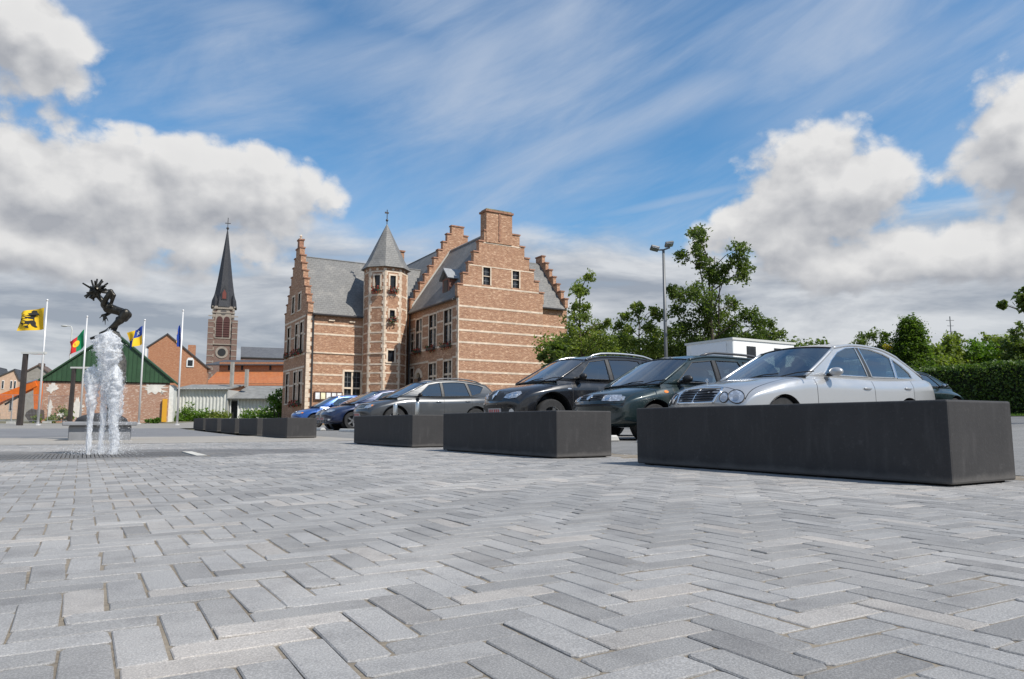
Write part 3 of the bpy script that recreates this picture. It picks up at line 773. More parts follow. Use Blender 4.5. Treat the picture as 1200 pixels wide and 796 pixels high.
# stair turret ----------------------------------------------------------------
TC = Vector((18.55, 49.35, 0)); TR = 1.56; TE = 11.55
ap = TR * cos(pi / 8)
tur = MB().box((TC.x - .4, TC.y - .4, zb), (TC.x + .4, TC.y + .4, TE - .2)).build('turret', brick, man)
half = TR * sin(pi / 8)
for k in range(8):
    a = -pi / 2 + k * pi / 4; n = Vector((cos(a), sin(a), 0)); du = Vector((-sin(a), cos(a), 0)); O = TC + n * ap
    ops = {0: [(-.21, .21, 9.95, 10.92), (-.2, .18, 7.82, 8.42), (-.28, .2, 4.75, 5.55)], 7: [(-.21, .21, 9.95, 10.92)]}.get(k, [])
    if 2 < k < 5: continue
    cellwall('turret_wall', O, du, n, [-half, half], [zb, TE], lambda u, z: True, .22, brick, man, ops)
    for i, o in enumerate(ops): window(man, O, du, n, o, 1, 1, .05, .12, flowers=i < 2 and k in (0, 7), bars=False)
    bands(man, O, du, n, -half + .12, half - .12, [2.3, 3.15, 3.9, 4.5, 6.1, 6.75, 7.45, 8.55, 9.45, 11.15], ops, .11)
    bands(man, O, du, n, -half - .02, half + .02, [5.28], ops, .10, .06)
    quoins(man, O, du, n, -half, 1.3, TE - .1, 1, wide=.20, slim=.11, h=.26); quoins(man, O, du, n, half, 1.3, TE - .1, -1, wide=.20, slim=.11, h=.26)
    ci = MB(); ci.lathe([(.10, -.02), (.10, .02), (.05, .021), (.05, .0)], n=12, axis='y')
    co_ = ci.build('oculus', stone, man); co_.location = O + Vector((0, 0, 11.38)) + n * .012; co_.rotation_euler = (0, 0, a + pi / 2)
cone = MB(); 
for k in range(8):
    a = -pi / 2 + pi / 8 + k * pi / 4
    rr0 = TR + .26
    cone.v.append((TC.x + rr0 * cos(a), TC.y + rr0 * sin(a), TE - .02))
for k in range(8):
    a = -pi / 2 + pi / 8 + k * pi / 4; cone.v.append((TC.x + (TR - .12) * cos(a), TC.y + (TR - .12) * sin(a), TE + .55))
cone.v.append((TC.x, TC.y, 15.1))
for k in range(8): cone.f += [(k, (k + 1) % 8, 8 + (k + 1) % 8, 8 + k), (8 + k, 8 + (k + 1) % 8, 16)]
cone.f.append(tuple(range(8)))
cr = cone.build('turret_roof', slate, man)
MB().tube([(TC.x, TC.y, 15.0), (TC.x, TC.y, 16.15)], .03, 6).ball((TC.x, TC.y, 15.35), .1).box((TC.x - .18, TC.y - .015, 15.85), (TC.x + .12, TC.y + .015, 15.98)).build('weathervane', pipe_m, cr)
# notice board on the left wing
nb = thing('notice_board', 'dark wooden notice board with five white posters on the manor wall', 'notice board')
MB().box((13.72, DY0 - .12, 2.02), (15.72, DY0 - .03, 2.62)).build('board', mat('board_wood', (.07, .03, .02), .6), nb)
for k in range(5):
    MB().box((13.80 + k * .385, DY0 - .135, 2.10), (14.10 + k * .385, DY0 - .121, 2.54)).build('poster', mat('poster_paper' + ('y' if k == 1 else ''), (.78, .74, .5) if k == 1 else (.74, .75, .76), .8, var=.15, vs_=5), nb)

# ------------------------------------------------------------------ parked cars
def paint(name, c, metal=.45, rough=.32):
    def fn(t, b, co):
        n = t.noise(co, 900, 2, .5); d = t.noise(co, 3.5, 5, .6)
        cc = t.mix(t.ramp(n, .4, .7) * .25, c, tuple(min(v * 1.6 + .01, 1) for v in c))
        cc = t.mix(t.ramp(d, .5, .75) * .10, cc, (.30, .28, .25))
        t.put(b.inputs['Base Color'], cc); t.put(b.inputs['Roughness'], rough + t.ramp(d, .4, .8) * .10)
    return mat(name, c, rough, metal, coat=.9, fn=fn)
def glass_fn(tint, glossmin=.13):
    def fn(t, b, co):
        fr = t.new('ShaderNodeFresnel'); bf = t.new('ShaderNodeNewGeometry'); t.put(fr.inputs[0], 1.55 - V(t, bf.outputs['Backfacing']) * (1.55 - 1 / 1.55))
        tr = t.new('ShaderNodeBsdfTransparent'); t.put(tr.inputs[0], tint)
        gl = t.new('ShaderNodeBsdfGlossy'); gl.inputs['Roughness'].default_value = .015; t.put(gl.inputs[0], (.95, .97, 1.))
        mx = t.new('ShaderNodeMixShader'); t.put(mx.inputs[0], V(t, fr.outputs[0]) * 1.25 + glossmin)
        t.l.new(tr.outputs[0], mx.inputs[1]); t.l.new(gl.outputs[0], mx.inputs[2])
        t.l.new(mx.outputs[0], t.n['Material Output'].inputs[0])
    return fn
glass = mat('car_glass', fn=glass_fn((.36, .43, .42)))
glass_dark = mat('car_glass_tinted', fn=glass_fn((.10, .115, .12)))
trim = mat('black_trim', (.018, .018, .019), .5)
rubber = mat('tyre_rubber', (.022, .022, .023), .85, var=.3, vs_=9)
alloy = mat('alloy_rim', (.55, .56, .57), .3, .9)
chrome = mat('chrome', (.78, .79, .80), .12, 1.)
cabin = mat('cabin_dark', (.025, .026, .028), .8)
seat_m = mat('seat_cloth', (.045, .045, .05), .85)
def lamp_fn(t, b, co):
    vo = t.new('ShaderNodeTexVoronoi'); t.put(vo.inputs['Vector'], co); vo.inputs['Scale'].default_value = 22
    dd = V(t, vo.outputs['Distance'])
    t.put(b.inputs['Base Color'], t.mix(t.ramp(dd, .1, .6), (.88, .89, .91), (.52, .53, .55)))
    b.inputs['Metallic'].default_value = .75; b.inputs['Roughness'].default_value = .16; b.inputs['Coat Weight'].default_value = 1.
lampm = mat('headlamp_glass', fn=lamp_fn)
amber = mat('amber_lens', (.75, .22, .02), .2, coat=1.)
redlens = mat('red_lens', (.38, .012, .012), .2, coat=1.)
plate_m = mat('number_plate', (.45, .42, .41), .5); plate_r = mat('plate_red', (.50, .06, .06), .5)
def lerp(a, b, t): return a + (b - a) * t
def interp(tab, x):
    if x <= tab[0][0]: return tab[0][1]
    for (a, va), (b, vb) in zip(tab, tab[1:]):
        if x <= b: return lerp(va, vb, (x - a) / (b - a))
    return tab[-1][1]
def catmull(pts, n=6):
    out = []
    for i in range(len(pts) - 1):
        p0 = pts[max(i - 1, 0)]; p1 = pts[i]; p2 = pts[i + 1]; p3 = pts[min(i + 2, len(pts) - 1)]
        for k in range(n):
            t = k / n
            out.append(tuple(.5 * (2 * b + (c - a) * t + (2 * a - 5 * b + 4 * c - d) * t * t + (3 * b - a - 3 * c + d) * t ** 3) for a, b, c, d in zip(p0, p1, p2, p3)))
    out.append(tuple(pts[-1])); return out
wheel_cache = {}
def wheel(parent, x, y, r, side, rim_m):
    key = (r, rim_m.name, side)
    if key not in wheel_cache:
        w = .105
        t_ = MB(); t_.lathe([(r * .62, -w), (r * .93, -w), (r * .985, -w * .8), (r, -w * .4), (r, w * .4), (r * .985, w * .8), (r * .93, w), (r * .62, w), (r * .62, -w)], n=28, axis='y', cap=False)
        to = t_.build('wheel', rubber, None, True); tm = to.data; tm.set_sharp_from_angle(angle=R(40)); bpy.data.objects.remove(to)
        m_ = MB(); s = side
        m_.lathe([(r * .64, s * w * .95), (r * .60, s * w * .80), (r * .56, s * w * .2)], n=28, axis='y', cap=False)
        m_.lathe([(r * .14, s * w * .55), (r * .13, s * w * .78), (.01, s * w * .8)], n=14, axis='y', cap=False)
        for k in range(5):
            a = 2 * pi * k / 5; d = Vector((cos(a), 0, sin(a))); e = Vector((-sin(a), 0, cos(a)))
            vs_ = []
            for (rr, hw, yy) in ((r * .10, r * .07, .72), (r * .58, r * .10, .82)):
                for q in (-1, 1):
                    for dy in (0, -.35): vs_.append(d * rr + e * hw * q + Vector((0, s * w * (yy + dy), 0)))
            m_.add(vs_, [(0, 4, 6, 2), (1, 3, 7, 5), (0, 1, 5, 4), (2, 6, 7, 3), (4, 5, 7, 6), (0, 2, 3, 1)])
        ro = m_.build('rim', rim_m); rm = ro.data; bpy.data.objects.remove(ro)
        d_ = MB(); d_.lathe([(.02, s * w * .15), (r * .6, s * w * .15), (r * .6, s * w * .1), (.02, s * w * .1)], n=20, axis='y')
        do = d_.build('brake_disc', trim); dm = do.data; bpy.data.objects.remove(do)
        wheel_cache[key] = (tm, rm, dm)
    tm, rm, dm = wheel_cache[key]
    o = link('wheel', tm, parent); o.location = (x, y, r)
    link('rim', rm, o); link('brake_disc', dm, o)

def submesh(name, bm, faces, m, parent, ang=38):
    mp = {}; vs_ = []; fs = []
    for f in faces:
        q = []
        for v in f.verts:
            if v.index not in mp: mp[v.index] = len(vs_); vs_.append(tuple(v.co))
            q.append(mp[v.index])
        fs.append(q)
    if not fs: return None
    me = bpy.data.meshes.new(name); me.from_pydata(vs_, [], fs); me.shade_smooth(); me.set_sharp_from_angle(angle=R(ang)); me.materials.append(m)
    return link(name, me, parent)

def make_car(S, label, x, y, rot=0.0):
    L, W, H = S['L'], S['W'], S['H']; w2 = W / 2; pm = S['paint']; zb0 = S.get('zb', .2)
    z_g = (G(x + 1, y) + G(x + 3.6, y)) / 2
    root = thing(S.get('name', 'parked_car'), label, 'car', (x, y, z_g + .003), rot, 'cars parked behind the bench blocks')
    top = S['top']
    plan = [(0, .80), (.12, .875), (.35, .94), (.9, .99), (1.6, 1.0), (L - 1.2, 1.0), (L - .5, .965), (L - .12, .90), (L, .84)]
    xs_ = sorted(set([0, .07, .2, .42, .8, 1.2] + [round(p[0], 3) for p in top] + [L - .07, L - .22, L]))
    xs_ = [q for i, q in enumerate(xs_) if i == 0 or q - xs_[i - 1] > .05 or q in (L,)]
    mb = MB(); secs = []
    for X in xs_:
        zt = interp(top, X); w = w2 * interp(plan, X)
        f = max(0, 1 - X / .95); r_ = max(0, 1 - (L - X) / .8)
        bow = S.get('bow', .30) * f ** 1.5 - .22 * r_ ** 1.5
        cr = lerp(.07, .12, max(f, 0) ** .5) if X < 1.5 else .07
        cr = S.get('cr', cr) if X > 1.3 else cr
        zs = zt - lerp(.17, .12, f); zb = zb0 + .05 * f ** 4 + .10 * r_ ** 3
        if zs < zb + .2: zs = zb + .2
        pts = [(0, zt), (.5 * w, zt - .12 * cr), (.80 * w, zt - .48 * cr), (.93 * w, zt - cr), (.985 * w, zs), (w, (zs + zb) / 2 + .06), (.985 * w, zb + .14), (.93 * w, zb), (0, zb)]
        row = {}
        for s in (1, -1):
            for i, (yy, zz) in enumerate(pts):
                if i in (0, 8) and s == -1: row[(s, i)] = row[(1, i)]; continue
                row[(s, i)] = len(mb.v); mb.v.append((X + bow * (abs(yy) / w2) ** 2.2, s * yy, zz))
        secs.append((row, pts, X))
    for (a, _, _), (b, _, _) in zip(secs, secs[1:]):
        for s in (1, -1):
            for i in range(8): mb.f.append((a[(s, i)], a[(s, i + 1)], b[(s, i + 1)], b[(s, i)]))
    for row, pts, X in (secs[0], secs[-1]):
        cen = [row[(1, 0)]]
        for i in range(1, 8): cen.append(len(mb.v)); mb.v.append((X, 0, pts[i][1]))
        cen.append(row[(1, 8)])
        for s in (1, -1):
            for i in range(8):
                q = [cen[i], row[(s, i)], row[(s, i + 1)], cen[i + 1]]
                q = [v for k, v in enumerate(q) if v not in q[:k]]; mb.f.append(tuple(q))
    cage = mb.build('cage', pm)
    rowof = {}
    for row, _, _ in secs:
        for (s, i), v in row.items(): rowof[v] = i
    ca = cage.data.attributes.new('crease_edge', 'FLOAT', 'EDGE')
    for e in cage.data.edges:
        a, b = (rowof.get(v, -1) for v in e.vertices)
        if a == b and a in (3, 4, 6): ca.data[e.index].value = {3: .35, 4: .6, 6: .5}[a]
    sm = cage.modifiers.new('s', 'SUBSURF'); sm.levels = sm.render_levels = 2
    # wheel openings
    rW = S['r']; tools = []
    for wx in S['wheels']:
        for s in (1, -1):
            c = MB(); c.lathe([(rW * S.get('arch', 1.17), .0), (rW * S.get('arch', 1.17), .6)], (wx, w2 - .30 if s > 0 else -w2 - .30, rW + S.get('archz', .02)), 40, 'y'); co = c.build('tool', trim); tools.append(co)
            bo = cage.modifiers.new('b', 'BOOLEAN'); bo.object = co; bo.operation = 'DIFFERENCE'; bo.solver = 'EXACT'
    dg = bpy.context.evaluated_depsgraph_get(); ev = cage.evaluated_get(dg)
    bm = bmesh.new(); bm.from_mesh(ev.to_mesh()); ev.to_mesh_clear()
    for o in tools + [cage]: bpy.data.objects.remove(o)
    bvh = BVHTree.FromBMesh(bm)
    # panel gaps: thin strips cut out of the shell
    g = .0055; cowl = S['cowl']; hx = S.get('hoodx', .2); hw = S.get('hoodw', .80) * w2
    for q in S['doors']:
        for e in (-g, g): bmesh.ops.bisect_plane(bm, geom=bm.verts[:] + bm.edges[:] + bm.faces[:], plane_co=(q + e, 0, 0), plane_no=(1, 0, 0))
    for q in (hw, -hw):
        for e in (-g, g): bmesh.ops.bisect_plane(bm, geom=bm.verts[:] + bm.edges[:] + bm.faces[:], plane_co=(0, q + e, 0), plane_no=(0, 1, 0))
    for e in (-g, g): bmesh.ops.bisect_plane(bm, geom=bm.verts[:] + bm.edges[:] + bm.faces[:], plane_co=(hx + e, 0, 0), plane_no=(1, 0, 0))
    bm.verts.index_update(); bm.normal_update()
    parts = {}
    D = S['doors']
    for f in bm.faces:
        c = f.calc_center_median(); n = f.normal; k = 'body'
        side = abs(c.y) > .72 * w2 and c.z > zb0 + .12 and abs(n.z) < .86
        if D[0] - g < c.x < D[-1] + g and side:
            gap = [q for q in D if abs(c.x - q) < g]
            if gap: k = 'seam'
            else:
                i = sum(1 for q in D if c.x > q) - 1
                k = ('door', i, c.y > 0)
        elif n.z > .35 and hx - g < c.x < cowl + .5 and c.z > .55:
            if abs(c.x - hx) < g and abs(c.y) < hw: k = 'seam'
            elif abs(abs(c.y) - hw) < g: k = 'seam'
            elif abs(c.y) < hw: k = 'bonnet'
        parts.setdefault(k, []).append(f)
    body = submesh('body', bm, parts['body'], pm, root)
    if 'seam' in parts: stuff(submesh('panel_gap', bm, parts['seam'], trim, root))
    if 'bonnet' in parts: submesh('bonnet', bm, parts['bonnet'], pm, root)
    doors = {}
    for k, fs in parts.items():
        if isinstance(k, tuple): doors[k[1:]] = submesh('door', bm, fs, pm, root)
    bm.free()
    def hit(P, d):
        h = bvh.ray_cast(Vector(P) - Vector(d) * 3, Vector(d)); return h[0], h[1]
    def patch(name, outline, e1, e2, d, m, parent=root, off=.006, thick=.03, rings=3, org=(0, 0, 0), closed_tube=None):
        if max(abs(a[0] - b[0]) for a in outline for b in outline) > .2: outline = densify(outline, .055)
        e1, e2, d, org = Vector(e1), Vector(e2), Vector(d).normalized(), Vector(org)
        cx = sum(p[0] for p in outline) / len(outline); cy = sum(p[1] for p in outline) / len(outline)
        mbp = MB(); n = len(outline); edge = []
        def proj(a, b):
            P = org + e1 * a + e2 * b; h, nn = hit(P, d)
            return (h - d * off) if h is not None else None
        for r_ in range(rings, -1, -1):
            s = r_ / rings
            if r_ == 0:
                p = proj(cx, cy)
                if p is None: return None
                mbp.v.append(tuple(p)); continue
            for (a, b) in outline:
                p = proj(cx + (a - cx) * s, cy + (b - cy) * s)
                if p is None: p = Vector(mbp.v[-1]) if mbp.v else None
                if p is None: return None
                mbp.v.append(tuple(p))
                if r_ == rings: edge.append(p)
        for r_ in range(rings - 1):
            for k in range(n): mbp.f.append((r_ * n + k, r_ * n + (k + 1) % n, (r_ + 1) * n + (k + 1) % n, (r_ + 1) * n + k))
        c0 = rings * n; 
        for k in range(n): mbp.f.append(((rings - 1) * n + k, (rings - 1) * n + (k + 1) % n, c0))
        b0 = len(mbp.v)
        for p in edge: mbp.v.append(tuple(p + d * thick))
        for k in range(n): mbp.f.append((k, b0 + k, b0 + (k + 1) % n, (k + 1) % n))
        o = mbp.build(name, m, parent, True); o.data.set_sharp_from_angle(angle=R(45))
        if closed_tube:
            MB().tube(edge + [edge[0]], closed_tube[0], 6, False).build(closed_tube[1], closed_tube[2], o, True)
        return o
    S_patch = patch
    # ---------------- greenhouse
    gh = S['gh']; a0, a1, roof, c1, c0 = gh['a0'], gh['a1'], gh['roof'], gh['c1'], gh['c0']
    rp = catmull([a1] + roof + [c1], 5)
    wb = .905 * w2; wr = S.get('wr', .70) * w2; zbelt = min(a0[1], c0[1]); ztop = max(p[1] for p in rp)
    crn = .045
    def ysurf(X, z):
        t = (z - zbelt) / (ztop - crn - zbelt)
        tp = 1 - .05 * max(0, (1.9 - X) / 1.0) ** 2 - .06 * max(0, (X - (L - 1.2)) / 1.0) ** 2
        return (wb + (wr - wb) * (t if t < 0 else t ** 1.25)) * tp
    outer = [(a0[0], a0[1])] + [(q[0], q[1] - crn) for q in rp] + [(c0[0], c0[1])]
    # lower edge tucked into the body
    outer = outer + [(c0[0], interp(top, c0[0]) - .11), (a0[0], interp(top, a0[0]) - .13)]
    def poly_side(polys, s, name, m, parent, off=0.0):
        ps = [[Vector((p[0], p[1], 0)) for p in q] for q in polys]
        tri = geometry.tessellate_polygon(ps); flat = [p for q in ps for p in q]
        mbs = MB(); mbs.v = [(p.x, s * (ysurf(p.x, p.y) + off), p.y) for p in flat]; mbs.f = [tuple(t) for t in tri]
        return mbs.build(name, m, parent, False, False)
    wins = [densify(q) for q in S['windows']]
    for s in (-1, 1):
        poly_side([densify(outer)] + wins, s, 'cabin_side', pm, root)
        for i, q in enumerate(wins):
            wo = poly_side([q], s, 'side_window', glass_dark if (S.get('tint') and i >= 1) else glass, root, -.006)
            pts = [Vector((p[0], s * (ysurf(p[0], p[1]) + .001), p[1])) for p in q]
            MB().tube(pts + [pts[0]], .010, 5, False).build('window_seal', S.get('sealm', trim), wo)
        # dark B pillar
        for (pa, pb) in S.get('pillars', []):
            pp = poly_side([densify([(pa[0] - .045, pa[1]), (pb[0] - .04, pb[1]), (pb[0] + .04, pb[1]), (pa[0] + .045, pa[1])])], s, 'door_pillar', trim, root, .004)
    def screen(lo, hi, name, m, bul, nx=10, nz=6, inset=.03):
        mbs = MB()
        for j in range(nz + 1):
            t = j / nz; X = lerp(lo[0], hi[0], t); z = lerp(lo[1], hi[1] - crn, t); yw = ysurf(X, z) - inset * .2
            for i in range(nx + 1):
                u = -1 + 2 * i / nx; e = 1 - u * u
                mbs.v.append((X - bul * e * (1 - .35 * t), u * yw, z + crn * e * t))
        for j in range(nz):
            for i in range(nx):
                a = j * (nx + 1) + i; mbs.f.append((a, a + 1, a + nx + 2, a + nx + 1))
        o = mbs.build(name, m, root, True, False)
        # black edge round the glass
        def P(i, j): return Vector(mbs.v[j * (nx + 1) + i])
        ring = [P(i, 0) for i in range(nx + 1)] + [P(nx, j) for j in range(1, nz + 1)] + [P(i, nz) for i in range(nx - 1, -1, -1)] + [P(0, j) for j in range(nz - 1, -1, -1)]
        MB().tube(ring, .014, 5, False).build('screen_seal', trim, o)
        return o
    ws_ = screen((a0[0], a0[1] - .005), a1, 'windscreen', glass, .16)
    screen((c0[0], c0[1] - .02), c1, 'rear_window', glass_dark if S.get('tint') else glass, -.10)
    # pillars filled on the front: a painted tube along each edge
    for s in (-1, 1):
        pts = [(lerp(a0[0], a1[0], t) + .012, s * (ysurf(lerp(a0[0], a1[0], t), lerp(a0[1], a1[1] - crn, t)) - .012), lerp(a0[1], a1[1] - crn, t)) for t in [k / 6 for k in range(7)]]
        MB().tube(pts, .026, 8).build('front_pillar', pm, root, True)
        pts = [(q[0], s * (ysurf(q[0], q[1] - crn) - .006), q[1] - crn + .0) for q in rp] + [(lerp(c1[0], c0[0], t) - .012, s * (ysurf(lerp(c1[0], c0[0], t), lerp(c1[1] - crn, c0[1], t)) - .012), lerp(c1[1] - crn, c0[1], t)) for t in (.15, .3, .5, .7, .85, 1.)]
        MB().tube(pts, .024, 8).build('roof_edge', pm, root, True)
    mbs = MB(); nx = 12
    for (X, z) in rp:
        yw = ysurf(X, z - crn)
        for i in range(nx + 1):
            u = -1 + 2 * i / nx; mbs.v.append((X - .16 * (1 - u * u) * (.65 if X < rp[len(rp) // 2][0] else 0) * max(0, 1 - (X - a1[0]) / .6) + (.10 * (1 - u * u) * .65 * max(0, 1 - (c1[0] - X) / .5)), u * yw, z - crn * abs(u) ** 2.6 + .012 * (1 - u * u)))
    for j in range(len(rp) - 1):
        for i in range(nx):
            a = j * (nx + 1) + i; mbs.f.append((a, a + 1, a + nx + 2, a + nx + 1))
    mbs.build('roof', pm, root, True, False)
    # ---------------- interior
    fl = interp(top, (a0[0] + c0[0]) / 2)
    MB().box((a0[0] + .25, -wb + .09, fl - .04), (c0[0] - .25, wb - .09, fl + .012)).build('interior_trim', cabin, root)
    da = MB(); da.prism([(a0[0] + .15, fl - .03), (a0[0] + .42, fl + .06), (a0[0] + .72, fl + .05), (a0[0] + .75, fl - .03)], (0, -wb + .12, 0), (1, 0, 0), (0, 0, 1), (0, 2 * wb - .24, 0)); da.build('dashboard', cabin, root)
    sx = a1[0] + .45
    for (xx, yy) in ((sx, -.36), (sx, .36), (sx + .9, -.38), (sx + .9, .38)):
        if xx > c0[0] - .3: continue
        hz = min(ztop - .20, fl + .46)
        sb = MB(); sb.cbox((xx, yy, fl + .05), (.12, .46, .40), Matrix.Rotation(R(12), 3, 'Y')); so_ = sb.build('seat', seat_m, root); bevel_me(so_, .05, 2)
        hb = MB(); hb.ball((xx + .06, yy, hz - .08), .12, 12, 8, (.5, 1.05, .85)); hb.build('headrest', seat_m, so_, True)
    st_ = MB(); sp = Vector((a1[0] + .02, -.37, fl + .03))
    st_.tube([sp + Vector((sin(.4) * .19 * sin(q), .19 * cos(q), .19 * sin(q) * cos(.4))) for q in [2 * pi * k / 18 for k in range(19)]], .016, 6, False); st_.build('steering_wheel', cabin, root, True)
    # ---------------- wheels and wells
    for wx in S['wheels']:
        for s in (1, -1):
            wheel(root, wx, s * (w2 - .165), rW, s, S.get('rim', alloy))
            c = MB(); c.lathe([(rW * S.get('arch', 1.17) - .003, .0), (rW * S.get('arch', 1.17) - .003, -.32)], (wx, w2 - .02 if s > 0 else -w2 + .34, rW + S.get('archz', .02)), 30, 'y', False)
            c.lathe([(.02, 0), (rW * 1.17, 0)], (wx, (w2 - .34) * s, rW + .01), 30, 'y', False); c.build('wheel_well', trim, root)
    # ---------------- small parts
    for (i, hx_, hz_) in S['handles']:
        for s in (1, -1):
            h, n = hit((hx_, 0, hz_), (0, -s, 0))
            if h is None: continue
            dpar = doors.get((i, s > 0)) or root
            m_ = MB(); m_.ball(h + Vector((0, s * .012, 0)), .1, 10, 6, (1.0, .20, .17)); m_.build('handle', S.get('handlem', pm), dpar, True)
    mx, mz = S['mirror']
    for s in (1, -1):
        y0 = ysurf(mx, mz) * s; d = MB()
        d.ball((mx, y0 + s * .15, mz + .0), .105, 16, 10, (.60, 1.05, .62))
        mo = d.build('mirror', S.get('mirrorm', pm), root, True)
        MB().box((mx - .01, min(y0 - s * .02, y0 + s * .1), mz - .06), (mx + .05, max(y0 - s * .02, y0 + s * .1), mz - .015)).build('mirror_arm', trim, mo)
        MB().ball((mx + .036, y0 + s * .15, mz + .0), .082, 12, 6, (.35, .95, .62)).build('mirror_glass', chrome, mo, True)
    for yy in (-.45, .15):
        bx = a0[0] - .08; st_ = [(bx - .05, yy, a0[1] + .0), (bx - .06 + .05, yy - .30, a0[1] + .05), (bx + .02, yy - .55, a0[1] + .055)]
        MB().tube(st_, .009, 5).build('wiper', trim, ws_)
    if S.get('rails'):
        x0, x1, rm = S['rails']
        for s in (-1, 1):
            n_ = 10; pts = []
            for k in range(n_ + 1):
                X = lerp(x0, x1, k / n_); z = interp(rp, X) - crn; arch = min(1, min(k, n_ - k) / 1.4)
                pts.append((X, s * (ysurf(X, z) - .05), z + .02 + .055 * arch))
            MB().tube(pts, .022, 8).build('roof_rail', rm, root, True)
    # bumper strip, number plate, front face
    fy = lambda y: y
    pz = S.get('platez', .42)
    pl = patch('number_plate', [(-.26, pz - .055), (.26, pz - .055), (.26, pz + .055), (-.26, pz + .055)], (0, 1, 0), (0, 0, 1), (1, 0, 0), plate_m, off=.012)
    if pl and S.get('redplate', True):
        for k in range(6):
            a = -.20 + k * .072 + (.02 if k > 2 else 0)
            patch('plate_mark', [(a, pz - .032), (a + .042, pz - .032), (a + .042, pz + .032), (a, pz + .032)], (0, 1, 0), (0, 0, 1), (1, 0, 0), plate_r, pl, off=.0145, thick=.002, rings=1)
    iz = S.get('intake', (.24, .36))
    patch('lower_intake', [(-.5, iz[0]), (.5, iz[0]), (.46, iz[1]), (-.46, iz[1])], (0, 1, 0), (0, 0, 1), (1, 0, 0), trim, off=.003, rings=2)
    S['front'](patch, root, S)
    for s in (1, -1):
        tl = S['tail']; patch('tail_lamp', [(s * a, b) for a, b in tl], (0, 1, 0), (0, 0, 1), (-1, -s * 1.3, 0), redlens, org=(L, 0, 0))
    root.scale = (S.get('xscale', 1), 1, S.get('zscale', 1))
    return root
def densify(poly, step=.09):
    out = []
    for a, b in zip(poly, poly[1:] + poly[:1]):
        n = max(1, int(hypot(a[0] - b[0], a[1] - b[1]) / step))
        for k in range(n): out.append((lerp(a[0], b[0], k / n), lerp(a[1], b[1], k / n)))
    return out
def oval(cx, cy, rx, ry, tilt=0, n=18, pw=1.0):
    o = []
    for k in range(n):
        q = 2 * pi * k / n; a, b = rx * math.copysign(abs(cos(q)) ** pw, cos(q)), ry * math.copysign(abs(sin(q)) ** pw, sin(q))
        o.append((cx + a * cos(tilt) - b * sin(tilt), cy + a * sin(tilt) + b * cos(tilt)))
    return o
YZ = ((0, 1, 0), (0, 0, 1))
def slats(patch, parent, z0, z1, n, hw0, hw1, m, h=.008):
    for k in range(n):
        z = lerp(z0, z1, (k + .5) / n); hw = lerp(hw0, hw1, (k + .5) / n)
        patch('grille_slat', [(-hw, z - h), (0, z - h), (hw, z - h), (hw, z + h), (0, z + h), (-hw, z + h)], *YZ, (1, 0, 0), m, parent, off=.016, thick=.012, rings=1)
def front_saloon(patch, root, S):
    g = patch('grille', [(-.34, .565), (0, .56), (.34, .565), (.385, .70), (.36, .765), (0, .78), (-.36, .765), (-.385, .70)], *YZ, (1, 0, 0), trim, off=.004, closed_tube=(.019, 'grille_surround', chrome))
    if g:
        slats(patch, g, .575, .755, 5, .34, .37, mat('slat_metal', (.35, .35, .36), .3, .9), .0045)
        patch('grille_rib', [(-.012, .565), (.012, .565), (.012, .765), (-.012, .765)], *YZ, (1, 0, 0), chrome, g, off=.02, thick=.015, rings=1)
    for s in (1, -1):
        d = (1, -s * .55, -.12)
        for (cy, cz, rx, ry) in ((.735, .665, .125, .098), (.545, .648, .068, .078)):
            h = patch('headlamp', oval(s * cy, cz, rx, ry, -s * .18), *YZ, d, lampm, off=.012, closed_tube=(.007, 'lamp_seal', trim))
            if h: patch('lens', oval(s * cy, cz - .02, .045, .045), *YZ, d, mat('lens_grey', (.40, .41, .43), .1, .8, coat=1), h, off=.016, thick=.006, rings=2)
        patch('fog_lamp', oval(s * .62, .34, .09, .04), *YZ, (1, -s * .3, 0), lampm)
    e = MB(); sx = .30; z = interp(S['top'], sx) + .0
    e.tube([(sx, 0, z - .01), (sx, 0, z + .04)], .005, 6); e.tube([(sx, .026 * cos(q), z + .066 + .026 * sin(q)) for q in [2 * pi * k / 16 for k in range(17)]], .004, 5, False)
    for k in range(3):
        q = pi / 2 + 2 * pi * k / 3; e.tube([(sx, 0, z + .066), (sx, .026 * cos(q), z + .066 + .026 * sin(q))], .0035, 4)
    e.build('hood_ornament', chrome, root)
def front_estate(patch, root, S):
    g = patch('grille', [(-.30, .66), (.30, .66), (.33, .765), (-.33, .765)], *YZ, (1, 0, 0), trim, off=.004)
    if g:
        slats(patch, g, .665, .765, 3, .30, .32, mat('grille_black', (.03, .03, .032), .35), .01)
        patch('emblem', oval(0, .712, .045, .045), *YZ, (1, 0, 0), chrome, g, off=.03, thick=.02, rings=2)
    for s in (1, -1):
        d = (1, -s * .45, -.1)
        h = patch('headlamp', [(s * .36, .655), (s * .55, .65), (s * .73, .66), (s * .745, .74), (s * .70, .775), (s * .52, .765), (s * .37, .755)], *YZ, d, lampm, off=.012)
        if h: patch('lens', oval(s * .48, .708, .05, .045), *YZ, d, chrome, h, off=.018, thick=.006)
        patch('indicator', [(s * .745, .67), (s * .79, .675), (s * .79, .74), (s * .75, .75)], *YZ, d, lampm)
        patch('side_repeater', oval(1.05, .80, .045, .022), (1, 0, 0), (0, 0, 1), (0, -s, 0), amber)
    patch('bumper_strip', [(-.70, .56), (0, .555), (.70, .56), (.70, .60), (0, .595), (-.70, .60)], *YZ, (1, 0, 0), trim, off=.008)
